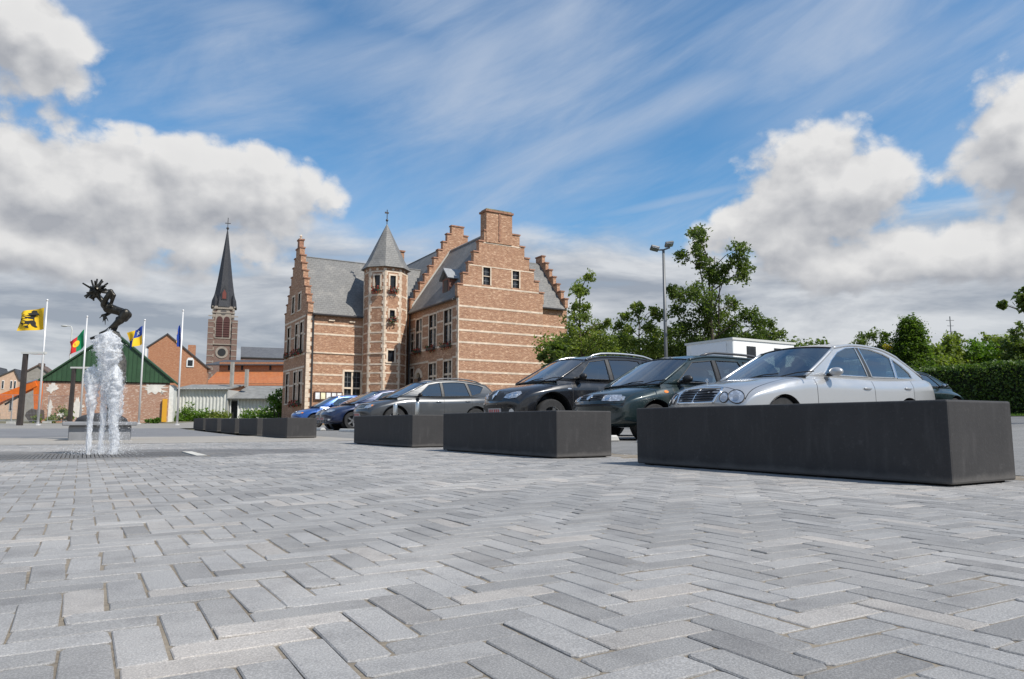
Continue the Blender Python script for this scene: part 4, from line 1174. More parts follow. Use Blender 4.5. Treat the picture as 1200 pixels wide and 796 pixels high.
def front_suv(patch, root, S):
    g = patch('grille', [(-.30, .70), (.30, .70), (.34, .80), (.18, .90), (-.18, .90), (-.34, .80)], *YZ, (1, 0, 0), trim, off=.004)
    if g: patch('emblem', [(0, .72), (.055, .81), (0, .90), (-.055, .81)], *YZ, (1, 0, 0), chrome, g, off=.03, thick=.02, rings=1)
    for s in (1, -1):
        d = (1, -s * .5, -.25)
        h = patch('headlamp', [(s * .40, .775), (s * .55, .76), (s * .76, .80), (s * .86, .90), (s * .80, .955), (s * .62, .91), (s * .46, .85)], *YZ, d, lampm, off=.013)
        if h:
            patch('lens', oval(s * .58, .825, .045, .04), *YZ, d, chrome, h, off=.02, thick=.006); patch('lens', oval(s * .71, .865, .045, .04), *YZ, d, chrome, h, off=.02, thick=.006)
        patch('side_repeater', oval(1.32, .93, .05, .018), (1, 0, 0), (0, 0, 1), (0, -s, 0), lampm)
        patch('fog_lamp', oval(s * .6, .48, .07, .06), *YZ, (1, -s * .3, 0), lampm)
    patch('bumper_grille', [(-.62, .46), (.62, .46), (.66, .62), (-.66, .62)], *YZ, (1, 0, 0), trim, off=.005)
def front_cross(patch, root, S):
    g = patch('grille', [(-.52, .72), (0, .70), (.52, .72), (.56, .84), (0, .87), (-.56, .84)], *YZ, (1, 0, 0), trim, off=.004, closed_tube=(.014, 'grille_surround', chrome))
    if g:
        slats(patch, g, .735, .845, 3, .50, .53, chrome, .007)
        for k in range(9):
            a = -.46 + k * .115; patch('grille_rib', [(a - .006, .725), (a + .006, .725), (a + .006, .845), (a - .006, .845)], *YZ, (1, 0, 0), chrome, g, off=.015, thick=.01, rings=1)
    for s in (1, -1):
        d = (1, -s * .6, -.2)
        h = patch('headlamp', [(s * .58, .75), (s * .72, .745), (s * .86, .80), (s * .92, .90), (s * .84, .90), (s * .70, .86), (s * .60, .83)], *YZ, d, lampm, off=.013)
        if h: patch('indicator', oval(s * .86, .865, .035, .03), *YZ, d, amber, h, off=.02, thick=.006)
def front_plain(patch, root, S):
    z = S['lz']
    g = patch('grille', [(-.26, z - .05), (.26, z - .05), (.28, z + .05), (-.28, z + .05)], *YZ, (1, 0, 0), trim, off=.004)
    if g: patch('emblem', oval(0, z, .05, .04), *YZ, (1, 0, 0), chrome, g, off=.02, thick=.012, rings=1)
    for s in (1, -1):
        d = (1, -s * .5, -.2)
        h = patch('headlamp', [(s * .38, z - .06), (s * .56, z - .075), (s * .76, z - .02), (s * .82, z + .06), (s * .66, z + .06), (s * .45, z + .02)], *YZ, d, lampm, off=.013)
        if h: patch('indicator', oval(s * .77, z + .02, .05, .03), *YZ, d, amber if S.get('amber') else chrome, h, off=.02, thick=.006)
        patch('fog_lamp', oval(s * .6, .36, .08, .035), *YZ, (1, -s * .3, 0), lampm)

silver = paint('silver_paint', (.45, .452, .455), .55, .30)
dkgreen = paint('dark_green_paint', (.010, .022, .023), .25, .28)
blackp = paint('black_paint', (.010, .010, .012), .2, .25)
greyp = paint('grey_paint', (.075, .077, .080), .6, .32)
navy = paint('navy_paint', (.008, .018, .06), .3, .28)
blue = paint('bright_blue_paint', (.018, .085, .30), .35, .3)
TAIL = [(.55, .70), (.80, .68), (.82, .90), (.60, .92)]
sedan = dict(xscale=1.03, sealm=chrome, arch=1.09, archz=.0, L=4.82, W=1.82, H=1.45, name='silver_saloon', paint=silver, r=.325, wheels=(.86, 3.72), cowl=1.42, doors=[1.52, 2.84, 3.86], wr=.72, cr=.06,
             top=[(0, .57), (.07, .70), (.2, .80), (.42, .855), (.9, .925), (1.3, .975), (1.6, .985), (2.6, .975), (3.5, .99), (4.0, 1.025), (4.35, 1.04), (4.6, 1.02), (4.77, .955), (4.82, .66)],
             gh=dict(a0=(1.38, .95), a1=(2.20, 1.455), roof=[(2.6, 1.515), (3.0, 1.52), (3.4, 1.48)], c1=(3.70, 1.38), c0=(4.24, 1.03)),
             windows=[[(1.78, .985), (2.04, 1.21), (2.24, 1.34), (2.48, 1.42), (2.72, 1.44), (2.80, .985)], [(2.90, .985), (2.81, 1.44), (3.1, 1.43), (3.38, 1.37), (3.52, 1.315), (3.50, .99)], [(3.545, .99), (3.565, 1.295), (3.74, 1.20), (3.90, 1.08), (3.95, 1.0)]],
             pillars=[((2.845, .985), (2.765, 1.445))], handles=[(0, 2.66, .80), (1, 3.70, .825)], mirror=(1.86, 1.02), front=front_saloon, tail=[(.55, .76), (.86, .72), (.88, .93), (.60, .95)], platez=.40, hoodx=.26)
make_car(sedan, 'silver four-door saloon with oval twin headlamps behind the largest bench block', 7.44, 7.52)
estate = dict(L=4.29, W=1.71, H=1.5, name='green_estate', paint=dkgreen, r=.30, wheels=(.84, 3.46), cowl=1.08, doors=[1.22, 2.36, 3.28], wr=.72, cr=.06,
              top=[(0, .60), (.07, .72), (.2, .79), (.42, .84), (.8, .905), (1.1, .94), (1.5, .96), (2.6, .965), (3.6, .98), (4.1, .98), (4.22, .94), (4.29, .66)],
              gh=dict(a0=(.98, .93), a1=(1.74, 1.42), roof=[(2.2, 1.495), (2.9, 1.505), (3.5, 1.485)], c1=(3.92, 1.41), c0=(4.22, .97)),
              windows=[[(1.36, .97), (1.80, 1.33), (2.28, 1.38), (2.30, .97)], [(2.42, .97), (2.39, 1.385), (2.95, 1.39), (3.18, .98)], [(3.28, .98), (3.08, 1.388), (3.68, 1.345), (3.93, .99)]],
              pillars=[((2.36, .97), (2.335, 1.39)), ((3.23, .98), (3.13, 1.385))], handles=[(0, 2.20, .86), (1, 3.10, .87)], handlem=trim, mirrorm=trim, mirror=(1.46, 1.02), rails=(2.1, 3.85, mat('rail_dark', (.10, .10, .105), .4, .5)), front=front_estate, tail=TAIL, platez=.33, hoodx=.16, rim=mat('steel_rim', (.30, .30, .31), .45, .8))
make_car(estate, 'dark green estate car with roof rails parked beside the silver saloon', 7.26, 9.80)
suv = dict(L=4.52, W=1.86, H=1.7, name='black_offroader', paint=blackp, r=.365, wheels=(.92, 3.60), cowl=1.1, doors=[1.40, 2.48, 3.44], wr=.70, zb=.27, cr=.06,
           top=[(0, .66), (.07, .84), (.2, .93), (.42, .99), (.8, 1.05), (1.2, 1.10), (1.6, 1.12), (2.6, 1.12), (3.6, 1.16), (4.2, 1.17), (4.42, 1.10), (4.52, .78)],
           gh=dict(a0=(1.06, 1.09), a1=(1.88, 1.575), roof=[(2.3, 1.655), (2.9, 1.68), (3.5, 1.655)], c1=(4.05, 1.57), c0=(4.42, 1.16)),
           windows=[[(1.58, 1.14), (1.97, 1.50), (2.40, 1.56), (2.42, 1.14)], [(2.54, 1.14), (2.50, 1.565), (3.05, 1.58), (3.34, 1.56), (3.42, 1.17)], [(3.52, 1.19), (3.45, 1.555), (3.75, 1.52), (4.0, 1.28)]],
           pillars=[((2.48, 1.14), (2.45, 1.57))], handles=[(0, 2.30, .98), (1, 3.28, 1.0)], mirrorm=trim, mirror=(1.62, 1.18), rails=(1.95, 3.95, mat('rail_silver', (.6, .6, .6), .3, .9)), front=front_suv, tail=[(.62, .9), (.84, .88), (.84, 1.1), (.66, 1.12)], platez=.50, intake=(.32, .42), hoodx=.18, arch=1.24, archz=.05, zscale=1.05, tint=True)
make_car(suv, 'black off-roader with silver roof rails and a diamond emblem on its nose', 7.22, 12.98)
cross = dict(L=4.77, W=1.88, H=1.68, name='grey_crossover', paint=greyp, r=.37, wheels=(.98, 3.80), cowl=1.15, doors=[1.50, 2.62, 3.62], wr=.68, zb=.26, cr=.06,
             top=[(0, .62), (.07, .78), (.2, .87), (.42, .93), (.8, 1.00), (1.2, 1.06), (1.6, 1.09), (2.6, 1.09), (3.6, 1.13), (4.3, 1.16), (4.62, 1.10), (4.77, .74)],
             gh=dict(a0=(1.06, 1.05), a1=(2.06, 1.565), roof=[(2.5, 1.65), (3.1, 1.68), (3.7, 1.645)], c1=(4.25, 1.54), c0=(4.64, 1.14)),
             windows=[[(1.72, 1.11), (2.16, 1.48), (2.55, 1.555), (2.57, 1.11)], [(2.67, 1.11), (2.65, 1.56), (3.2, 1.58), (3.45, 1.56), (3.58, 1.14)], [(3.66, 1.15), (3.56, 1.55), (3.95, 1.50), (4.12, 1.44), (3.98, 1.24)]],
             pillars=[((2.62, 1.11), (2.60, 1.565)), ((3.62, 1.14), (3.505, 1.56))], handles=[(0, 2.42, .93), (1, 3.46, .96)], mirrorm=trim, mirror=(1.76, 1.14), rails=(2.3, 4.1, mat('rail_dark')), front=front_cross, tail=[(.66, .85), (.86, .82), (.86, 1.1), (.7, 1.12)], platez=.52, intake=(.30, .42), hoodx=.2, tint=True, sealm=trim)
make_car(cross, 'dark grey crossover parked alone behind the two steel posts', 7.30, 21.85)
navys = dict(L=4.6, W=1.78, H=1.48, name='navy_saloon', paint=navy, r=.32, wheels=(.92, 3.62), cowl=1.1, doors=[1.38, 2.45, 3.4], wr=.70, cr=.06, lz=.72,
             top=[(0, .55), (.07, .66), (.2, .75), (.42, .82), (.8, .89), (1.2, .94), (1.6, .96), (2.6, .97), (3.6, 1.0), (4.2, 1.0), (4.5, .95), (4.6, .62)],
             gh=dict(a0=(1.0, .93), a1=(1.98, 1.40), roof=[(2.4, 1.47), (2.9, 1.475), (3.4, 1.43)], c1=(3.8, 1.35), c0=(4.35, 1.0)),
             windows=[[(1.62, .98), (2.06, 1.32), (2.42, 1.38), (2.42, .98)], [(2.52, .98), (2.5, 1.385), (3.0, 1.385), (3.38, 1.32), (3.5, 1.01)]],
             pillars=[((2.47, .98), (2.46, 1.385))], handles=[(0, 2.25, .84), (1, 3.25, .86)], mirror=(1.66, 1.01), front=front_plain, tail=TAIL, platez=.40)
make_car(navys, 'navy blue saloon with bright slanted headlamps next to the grey crossover', 7.25, 25.5)
darks = dict(navys, name='black_saloon', paint=paint('blue_black_paint', (.010, .011, .018), .3, .28), lz=.74, rails=(2.1, 3.7, chrome)); make_car(darks, 'blue-black car with bright roof rails between the navy saloon and the blue hatchback', 7.85, 28.2)
hatch = dict(navys, L=4.0, W=1.68, H=1.42, name='blue_hatchback', paint=blue, r=.29, wheels=(.78, 3.25), doors=[1.25, 2.5, 3.0], amber=True, lz=.68,
             top=[(0, .54), (.07, .64), (.2, .72), (.42, .78), (.8, .85), (1.15, .90), (1.6, .93), (2.6, .94), (3.4, .96), (3.85, .93), (4.0, .62)],
             gh=dict(a0=(.98, .89), a1=(1.72, 1.33), roof=[(2.1, 1.40), (2.6, 1.41), (3.0, 1.38)], c1=(3.3, 1.31), c0=(3.85, .95)),
             windows=[[(1.42, .94), (1.80, 1.26), (2.40, 1.32), (2.44, .94)], [(2.54, .94), (2.50, 1.32), (2.95, 1.30), (3.35, 1.0)]], pillars=[((2.49, .94), (2.45, 1.32))], handles=[(0, 2.3, .8)], mirror=(1.46, .97), platez=.38)
make_car(hatch, 'bright blue hatchback with amber indicators, last car before the manor', 7.55, 30.85)
farcar = dict(navys, name='dark_saloon', paint=dkgreen, zscale=.93); make_car(farcar, 'dark green car half hidden behind the tail of the silver saloon, beside the hedge', 23.4, 12.65, pi)

# ------------------------------------------------------------------ white box trailer behind the estate
hb_m = mat('trailer_white', (.84, .84, .82), .45, var=.06, vs_=2)
p = PX(862, 497, 22.5); tx, ty = p.x, p.y
tr = thing('box_trailer', 'white box trailer with small dark windows behind the green estate', 'trailer', (tx, ty, G(tx, ty)))
o = MB().box((0, 0, .75), (2.95, 2.05, 2.85)).build('box', hb_m, tr); bevel_me(o, .05, 2)
MB().box((-.03, -.03, 2.79), (2.98, 2.08, 2.86)).build('roof_trim', mat('trailer_trim', (.6, .6, .57), .4), tr)
MB().box((-.05, .25, 1.2), (-.005, 1.75, 2.72)).build('front_panel', mat('trailer_panel', (.80, .81, .82), .35), tr)
for xx in (.62, 1.92):
    w_ = MB().box((xx, -.015, 2.0), (xx + .42, -.003, 2.62)).build('window', trim, tr); bevel_me(w_, .004, 1)
    MB().box((xx + .05, -.02, 2.05), (xx + .37, -.0155, 2.57)).build('pane', glass_old, w_)
MB().box((.1, .15, .55), (2.85, 1.9, .749)).build('chassis', trim, tr)
for yy in (.12, 1.93):
    for xx in (1.1, 1.9): wheel(tr, xx, yy, .33, -1 if yy < 1 else 1, alloy)
MB().tube([(0, 1.02, .62), (-1.3, 1.02, .62)], .05, 8).build('drawbar', trim, tr)
MB().tube([(-1.1, 1.02, .02), (-1.1, 1.02, .7)], .035, 8).build('prop_stand', trim, tr)

# ------------------------------------------------------------------ things on the left: frames that face the square
def face(name, label, cat, px, Z, group=None, drop=0.0, turn=0.0):
    p = gpos(px, Z); return thing(name, label, cat, (p.x, p.y, p.z - drop), -HEAD + turn, group)
def zat(py, Z, o):                                       # height of a pixel row over the thing's own base
    return PX(600, py, Z).z - o.location.z
# ---- green gabled barn
Z = 62; k = Z / 850
barn = face('barn', 'low brick barn with a dark green ribbed metal gable behind the statue', 'barn', 124, Z, turn=R(20))
ze = zat(446, Z, barn); zp = zat(389, Z, barn); hw = 65.5 * k
oldbrick = mat('barn_brick', fn=brick_fn((.30, .13, .08), (.46, .28, .19), (.66, .58, .50), (.50, .45, .39), stain=.15))
plaster = mat('flaking_plaster', (.66, .63, .58), .9, var=.12, vs_=2)
green = mat('green_sheet', (.030, .078, .034), .5, var=.15, vs_=1.5)
greend = mat('green_trim', (.022, .062, .026), .5)
MB().box((-hw, 0, -.3), (hw, .3, ze)).build('wall', oldbrick, barn)
MB().box((-hw, .3, -.3), (-hw + .3, 3, ze)).build('wall', oldbrick, barn)
MB().box((hw - .0, -.02, -.3), (hw + 5 * k, 3.0, ze - .3)).build('wall', mat('barn_white_wall', (.66, .66, .63), .8, var=.1), barn)
pxs = lambda q: (q - 124) * k * .925
for (a, b, c, d) in ((56, 68, 449, 462), (165, 191, 447, 462), (59, 64, 470, 489), (84, 98, 468, 493), (70, 78, 480, 490)):
    zz0, zz1 = zat(d, Z, barn), zat(c, Z, barn); cx, cz = (pxs(a) + pxs(b)) / 2, (zz0 + zz1) / 2; rx, rz = (pxs(b) - pxs(a)) / 2, (zz1 - zz0) / 2
    rq = random.Random(a); mbp = MB(); mbp.prism([(cx + rx * cos(q) * rq.uniform(.5, 1.35), cz + rz * sin(q) * rq.uniform(.5, 1.3)) for q in [2 * pi * i / 30 for i in range(30)]], (0, -.022, 0), (1, 0, 0), (0, 0, 1), (0, .03, 0)); mbp.build('plaster_patch', plaster, barn)
mb = MB(); mb.prism([(-hw - .45, ze - .12), (hw + .55, ze - .12), (0.2, zp)], (0, -.12, 0), (1, 0, 0), (0, 0, 1), (0, .1, 0)); gp = mb.build('gable_sheet', green, barn)
rib = MB().box((-.022, -.165, 0), (.022, -.121, 1)).build('rib', green, gp); rm_ = rib.data; bpy.data.objects.remove(rib)
nr = 30
for i in range(1, nr):
    x = lerp(-hw - .45, hw + .55, i / nr); top_ = lerp(ze - .12, zp, (x + hw + .45) / (hw + .65)) if x < .2 else lerp(zp, ze - .12, (x - .2) / (hw + .35))
    o = link('rib', rm_, gp); o.location = (x, 0, ze - .1); o.scale = (1, 1, max(top_ - ze + .05, .05))
for s, xe in ((-1, -hw - .55), (1, hw + .65)):
    d = Vector((.2 - xe, 0, zp - (ze - .2)))
    slab([(xe, -.28, ze - .16), (.2, -.28, zp + .08), (.2, 3, zp + .08), (xe, 3, ze - .16)], .12).build('roof', greend, barn)
MB().box((-hw, -.06, ze - .25), (hw, -.001, ze - .13)).build('eave_beam', mat('dark_beam', (.05, .035, .025), .8), barn)
MB().box((pxs(188), -.3, 0), (pxs(193.5), -.05, zat(467, Z, barn))).build('yellow_panel', mat('yellow_sign', (.65, .33, .02), .6), barn)
# ---- brick gable house
def gable_house(name, label, px, Z, p0, p1, peak, eave_l, eave_r, wallm, roofm, depth=4, cat='house', base=None):
    k = Z / 850 * .93; h = face(name, label, cat, px, Z, turn=R(20)); a = (p0 - px) * k; b = (p1 - px) * k; pk = (peak[0] - px) * k
    zl, zr_, zp_ = zat(eave_l, Z, h), zat(eave_r, Z, h), zat(peak[1], Z, h)
    MB().prism([(a, -.3), (b, -.3), (b, zr_), (pk, zp_), (a, zl)], (0, 0, 0), (1, 0, 0), (0, 0, 1), (0, .3, 0)).build('gable_wall', wallm, h)
    MB().box((a, .3, -.3), (a + .3, depth, zl)).build('side_wall', wallm, h); MB().box((b - .3, .3, -.3), (b, depth, zr_)).build('side_wall', wallm, h)
    n1 = Vector((pk - a, 0, zp_ - zl)).normalized() * .35; n2 = Vector((b - pk, 0, zr_ - zp_)).normalized() * .35
    slab([(a - n1.x, -.15, zl - n1.z + .1), (pk, -.15, zp_ + .1), (pk, depth, zp_ + .1), (a - n1.x, depth, zl - n1.z + .1)], .14).build('roof', roofm, h)
    slab([(b + n2.x, -.15, zr_ + n2.z + .1), (pk, -.15, zp_ + .102), (pk, depth, zp_ + .102), (b + n2.x, depth, zr_ + n2.z + .1)], .14).build('roof', roofm, h)
    return h, k
hbrick = mat('house_brick', fn=brick_fn((.34, .135, .068), (.48, .225, .12), (.52, .29, .17), (.42, .30, .22), stain=.1))
dslate = mat('dark_slate', fn=slate_fn((.045, .047, .055), (.075, .078, .085), (.10, .10, .10)))
hs, k = gable_house('brick_house', 'orange brick gable house with one small white window behind the white shed', 204, 88, 170, 239, (191, 392), 407, 429, hbrick, dslate)
w_ = MB(); zz0, zz1 = zat(430, 88, hs), zat(419, 88, hs); xw = (219 - 204) * k
w_.prism([(xw - .42, zz0), (xw + .42, zz0), (xw + .42, zz1 - .3), (xw + .25, zz1), (xw - .25, zz1), (xw - .42, zz1 - .3)], (0, -.08, 0), (1, 0, 0), (0, 0, 1), (0, .079, 0)); wo = w_.build('window', mat('white_frame', (.75, .75, .73), .5), hs)
MB().box((xw - .28, -.1, zz0 + .15), (xw + .28, -.081, zz1 - .3)).build('pane', glass_old, wo)
c_ = MB(); c_.box(((213 - 204) * k, 3, zat(414, 88, hs)), ((222 - 204) * k, 4, zat(401, 88, hs))); c_.build('chimney', hbrick, hs)
MB().box((-3.5 - .12, -.12, 0), (-3.4, -.02, zat(410, 88, hs))).build('rain_pipe', mat('white_frame'), hs)
# ---- white corrugated shed
Z = 67; k = Z / 850
sh = face('corrugated_shed', 'long white corrugated shed with a grey roof and one dark doorway', 'shed', 260, Z)
corr = mat('white_corrugated', (.62, .62, .58), .6, var=.08)
def corrugated(x0, x1, z0, z1, y, name, m, parent, per=.32):
    mb = MB(); n = int((x1 - x0) / per * 4)
    for i in range(n + 1):
        x = x0 + (x1 - x0) * i / n; yy = y + (.05 if (i % 4) in (1, 2) else 0); mb.v += [(x, yy, z0), (x, yy, z1)]
    for i in range(n): mb.f.append((2 * i, 2 * i + 2, 2 * i + 3, 2 * i + 1))
    return mb.build(name, m, parent, False, False)
xq = lambda q: (q - 260) * k
corrugated(xq(201), xq(265), 0, zat(455, Z, sh), 0, 'wall_sheet', corr, sh); corrugated(xq(265), xq(268), 0, zat(467, Z, sh), .3, 'wall_sheet', corr, sh); corrugated(xq(277), xq(332), 0, zat(467, Z, sh), .3, 'wall_sheet', corr, sh)
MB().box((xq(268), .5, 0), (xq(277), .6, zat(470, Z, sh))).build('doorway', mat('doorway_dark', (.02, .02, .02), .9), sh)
MB().box((xq(267.6), .2, 0), (xq(268.4), .32, zat(468, Z, sh))).box((xq(276.6), .2, 0), (xq(277.4), .32, zat(468, Z, sh))).build('door_frame', mat('white_frame'), sh)
fib = mat('fibre_cement', (.20, .20, .19), .85, var=.2, vs_=1.5)
slab([(xq(200), -.3, zat(456, Z, sh)), (xq(266), -.3, zat(456, Z, sh)), (xq(266), 4, zat(448, Z, sh)), (xq(200), 4, zat(448, Z, sh))], .1).build('roof', fib, sh)
slab([(xq(265.5), -.1, zat(467, Z, sh)), (xq(334), -.1, zat(467, Z, sh)), (xq(334), 5, zat(449, Z, sh)), (xq(265.5), 5, zat(449, Z, sh))], .1).build('roof', fib, sh)
MB().box((xq(264.4), -.03, 0), (xq(266), 4, zat(457, Z, sh))).build('side_wall', mat('shed_grey', (.4, .4, .38), .8), sh)
for q, pyt in ((258.5, 422), (276.5, 431)):
    MB().box((xq(q - 1.6), 2, zat(452, Z, sh)), (xq(q + 1.6), 2.4, zat(pyt, Z, sh))).build('flue', mat('flue_cement', (.33, .31, .28), .85, var=.15), sh)
# ---- row with orange tiled roof
Z = 100; k = Z / 850
ow = face('tiled_row', 'low brick row with a bright orange tiled roof before the church', 'building', 285, Z)
xq = lambda q: (q - 285) * k
tile = mat('orange_tile', fn=slate_fn((.34, .10, .035), (.47, .17, .06), (.40, .18, .09), .3))
MB().box((xq(236), 0, -.3), (xq(334), .3, zat(449, Z, ow))).build('wall', hbrick, ow)
slab([(xq(236), -.3, zat(452, Z, ow)), (xq(334), -.3, zat(452, Z, ow)), (xq(334), 4.5, zat(433, Z, ow)), (xq(236), 4.5, zat(433, Z, ow))], .12).build('tiled_roof', tile, ow)
MB().box((xq(238), 4.6, 0), (xq(334), 4.9, zat(421, Z, ow))).build('upper_wall', hbrick, ow)
slab([(xq(222), 4.0, zat(424.5, Z, ow)), (xq(334), 4.0, zat(424.5, Z, ow)), (xq(334), 11, zat(414, Z, ow)), (xq(222), 11, zat(414, Z, ow))], .14).build('slate_roof', dslate, ow)
for q in (249, 265, 300):
    MB().box((xq(q), 4.52, zat(431, Z, ow)), (xq(q + 2.4), 4.61, zat(425.5, Z, ow))).build('window', trim, ow)
# ---- church
Z = 150; k = Z / 850
chh = face('church', 'brick church with a tall dark needle spire and a louvred belfry window', 'church', 254, Z, turn=R(21))
chb = mat('church_brick', fn=brick_fn((.14, .085, .07), (.21, .125, .10), (.28, .20, .16), (.28, .24, .21), stain=.1)); chs = mat('church_stone', (.29, .25, .21), .85, var=.15, vs_=1)
zt_ = zat(358, Z, chh); hw = 12.2 * k; cz = zat
TX = .3
tw = MB().box((TX - hw, 0, -.5), (TX + hw, 2 * hw, zt_)).build('tower', chb, chh)
for s in (-1, 1):
    qb = MB(); z = 2
    while z < zt_ - .6:
        w = .6 if int(z / .7) % 2 else .34
        qb.box((TX + s * hw - (w if s > 0 else 0), -.06, z), (TX + s * hw + (0 if s > 0 else w), -.001, z + .62)); z += .7
    qb.build('quoin_stones', chs, chh)
    MB().box((TX + s * (hw + .2) - .55, -.35, -.5), (TX + s * (hw + .2) + .55, .6, zat(375, Z, chh))).build('buttress', chb, chh)
    cb = MB()
    for i in range(16): cb.box((TX + s * (hw + .2) - .56, -.40, 3 + i * 1.2), (TX + s * (hw + .2) + .56, -.352, 3.2 + i * 1.2))
    cb.build('buttress_bands', chs, chh)
z0, z1 = zat(397, Z, chh), zat(372, Z, chh)
arch = [(-1.55, z0), (1.55, z0), (1.55, z1)] + [(1.55 * cos(q), z1 + 2.3 * sin(q)) for q in [pi * i / 12 for i in range(1, 12)]] + [(-1.55, z1)]
wi = MB().prism([(TX + a, b) for a, b in arch], (0, -.1, 0), (1, 0, 0), (0, 0, 1), (0, .098, 0)).build('belfry_window', chs, chh)
for c in (-.7, .7):
    lv = [(-.62, z0 + .3), (.62, z0 + .3), (.62, z1 - .6)] + [(.62 * cos(q), z1 - .6 + .8 * sin(q)) for q in [pi * i / 8 for i in range(1, 8)]] + [(-.62, z1 - .6)]
    MB().prism([(TX + c + a, b) for a, b in lv], (0, -.16, 0), (1, 0, 0), (0, 0, 1), (0, .058, 0)).build('louvre', mat('louvre_red', (.07, .025, .022), .8), wi)
    for i in range(7): MB().box((TX + c - .62, -.24, z0 + .5 + i * .5), (TX + c + .62, -.161, z0 + .62 + i * .5)).build('louvre_slat', mat('louvre_slat', (.11, .045, .04), .8), wi)
MB().lathe([(.6, -.15), (.6, -.102), (.05, -.101)], (TX, 0, z1 + 1.1), 20, 'y').build('clock_face', mat('clock_dark', (.10, .09, .085), .7), wi)
rw = MB().lathe([(1.25, -.1), (1.25, -.002)], (TX, 0, zat(413, Z, chh)), 20, 'y').build('rose_window', chs, chh)
MB().lathe([(.8, -.15), (.8, -.102)], (TX, 0, zat(413, Z, chh)), 20, 'y').build('pane', trim, rw)
for py in (359, 366, 403): MB().box((TX - hw - .15, -.2, zat(py + 1.2, Z, chh)), (TX + hw + .15, -.07, zat(py, Z, chh))).build('string_course', chs, chh)
cbm = None
for i in range(9):
    x = TX - hw + .5 + i * (2 * hw - 1) / 8
    if cbm is None: o = MB().box((-.2, -.3, -.6), (.2, -.07, 0)).build('corbel', chs, chh); cbm = o.data
    else: o = link('corbel', cbm, chh)
    o.location = (x, 0, zt_ - .2)
spz = zat(266, Z, chh); cy = hw
sp = MB(); R0 = hw + .25
ring = [(R0, zt_ - .3), (hw * .88, zt_ + 3.0), (hw * .70, zt_ + 5.5), (.08, spz)]
for r_, z in ring:
    for i in range(8):
        a = pi / 8 + i * pi / 4; r8 = r_ / cos(pi / 8) if z > zt_ + .5 else r_ * 1.16
        sp.v.append((TX + r8 * cos(a), cy + r8 * sin(a), z))
for j in range(3):
    for i in range(8): sp.f.append((j * 8 + i, j * 8 + (i + 1) % 8, j * 8 + 8 + (i + 1) % 8, j * 8 + 8 + i))
sp.f.append(tuple(range(8)))
spo = sp.build('spire', mat('spire_slate', fn=slate_fn((.018, .019, .024), (.032, .033, .04), (.045, .045, .05), .3)), chh)
for sx in (-1, 1):
    for sy in (-1, 1):
        MB().lathe([(.75, zt_ - .3), (.6, zt_ + 1.0), (.02, zt_ + 2.7)], (TX + sx * (hw - .35), cy + sy * (hw - .35), 0), 4).build('corner_pinnacle', MATS['spire_slate'], spo)
dmz = zt_ + 1.2
do_ = MB().prism([(TX - .6, dmz), (TX + .6, dmz), (TX + .6, dmz + 1.5), (TX, dmz + 3.2), (TX - .6, dmz + 1.5)], (0, -.2, 0), (1, 0, 0), (0, 0, 1), (0, 3, 0)).build('spire_dormer', MATS['spire_slate'], spo)
MB().prism([(TX - .38, dmz + .2), (TX + .38, dmz + .2), (TX + .38, dmz + 1.4), (TX, dmz + 2.2), (TX - .38, dmz + 1.4)], (0, -.26, 0), (1, 0, 0), (0, 0, 1), (0, .05, 0)).build('dormer_hatch', mat('hatch_red', (.16, .04, .03), .7), spo)
MB().tube([(TX, cy, spz - .3), (TX, cy, spz + 2.6)], .07, 6).box((TX - .55, cy - .06, spz + 1.3), (TX + .55, cy + .06, spz + 1.45)).ball((TX, cy, spz + .25), .3).build('cross', pipe_m, spo)
nz0, nz1 = zat(417, Z, chh), zat(401, Z, chh); xa, xb = (277 - 254) * k, (352 - 254) * k
slab([(xa, 1, nz0), (xb, 1, nz0), (xb, 8, nz1), (xa, 8, nz1)], .2).build('nave_roof', mat('nave_slate', fn=slate_fn((.08, .083, .09), (.12, .122, .13), (.15, .15, .15), .3)), chh)
MB().box((xa, 1.3, -.5), (xb, 1.7, nz0)).build('nave_wall', chb, chh)
# ---- houses on the far left
h1, k = gable_house('terraced_house', 'pale peach terraced house with white gable and slate roof beyond the excavator', 6, 96, -4, 17, (12, 433), 441, 443, mat('peach_render', (.55, .38, .27), .85, var=.1), dslate, 5)
for (a, b, c, d) in ((8, 10.5, 446, 456), (12, 14.5, 446, 456), (-1, 1.5, 446, 456), (9, 12, 470, 482)):
    wo = MB().box(((a - 6) * k, -.06, zat(d, 96, h1)), ((b - 6) * k, -.002, zat(c, 96, h1))).build('window', mat('white_frame'), h1); MB().box(((a - 5.6) * k, -.08, zat(d - .7, 96, h1)), ((b - 6.4) * k, -.061, zat(c + .7, 96, h1))).build('pane', glass_old, wo)
h0, k = gable_house('terraced_house', 'peach terraced house with a grey slate roof at the edge of the building site', -18, 97, -36, -5, (-12, 430), 445, 444, MATS['peach_render'], dslate, 5)
h2, k = gable_house('grey_house', 'plain grey rendered gable house with a stub chimney beside the barn', 41, 82, 25, 58, (40, 428), 437, 441, mat('grey_render', (.27, .25, .22), .9, var=.15), mat('brown_tile', (.12, .085, .07), .8, var=.2), 4)
MB().box(((37 - 41) * k, 1, zat(433, 82, h2)), ((43 - 41) * k, 1.7, zat(425, 82, h2))).build('chimney', mat('brown_tile'), h2)
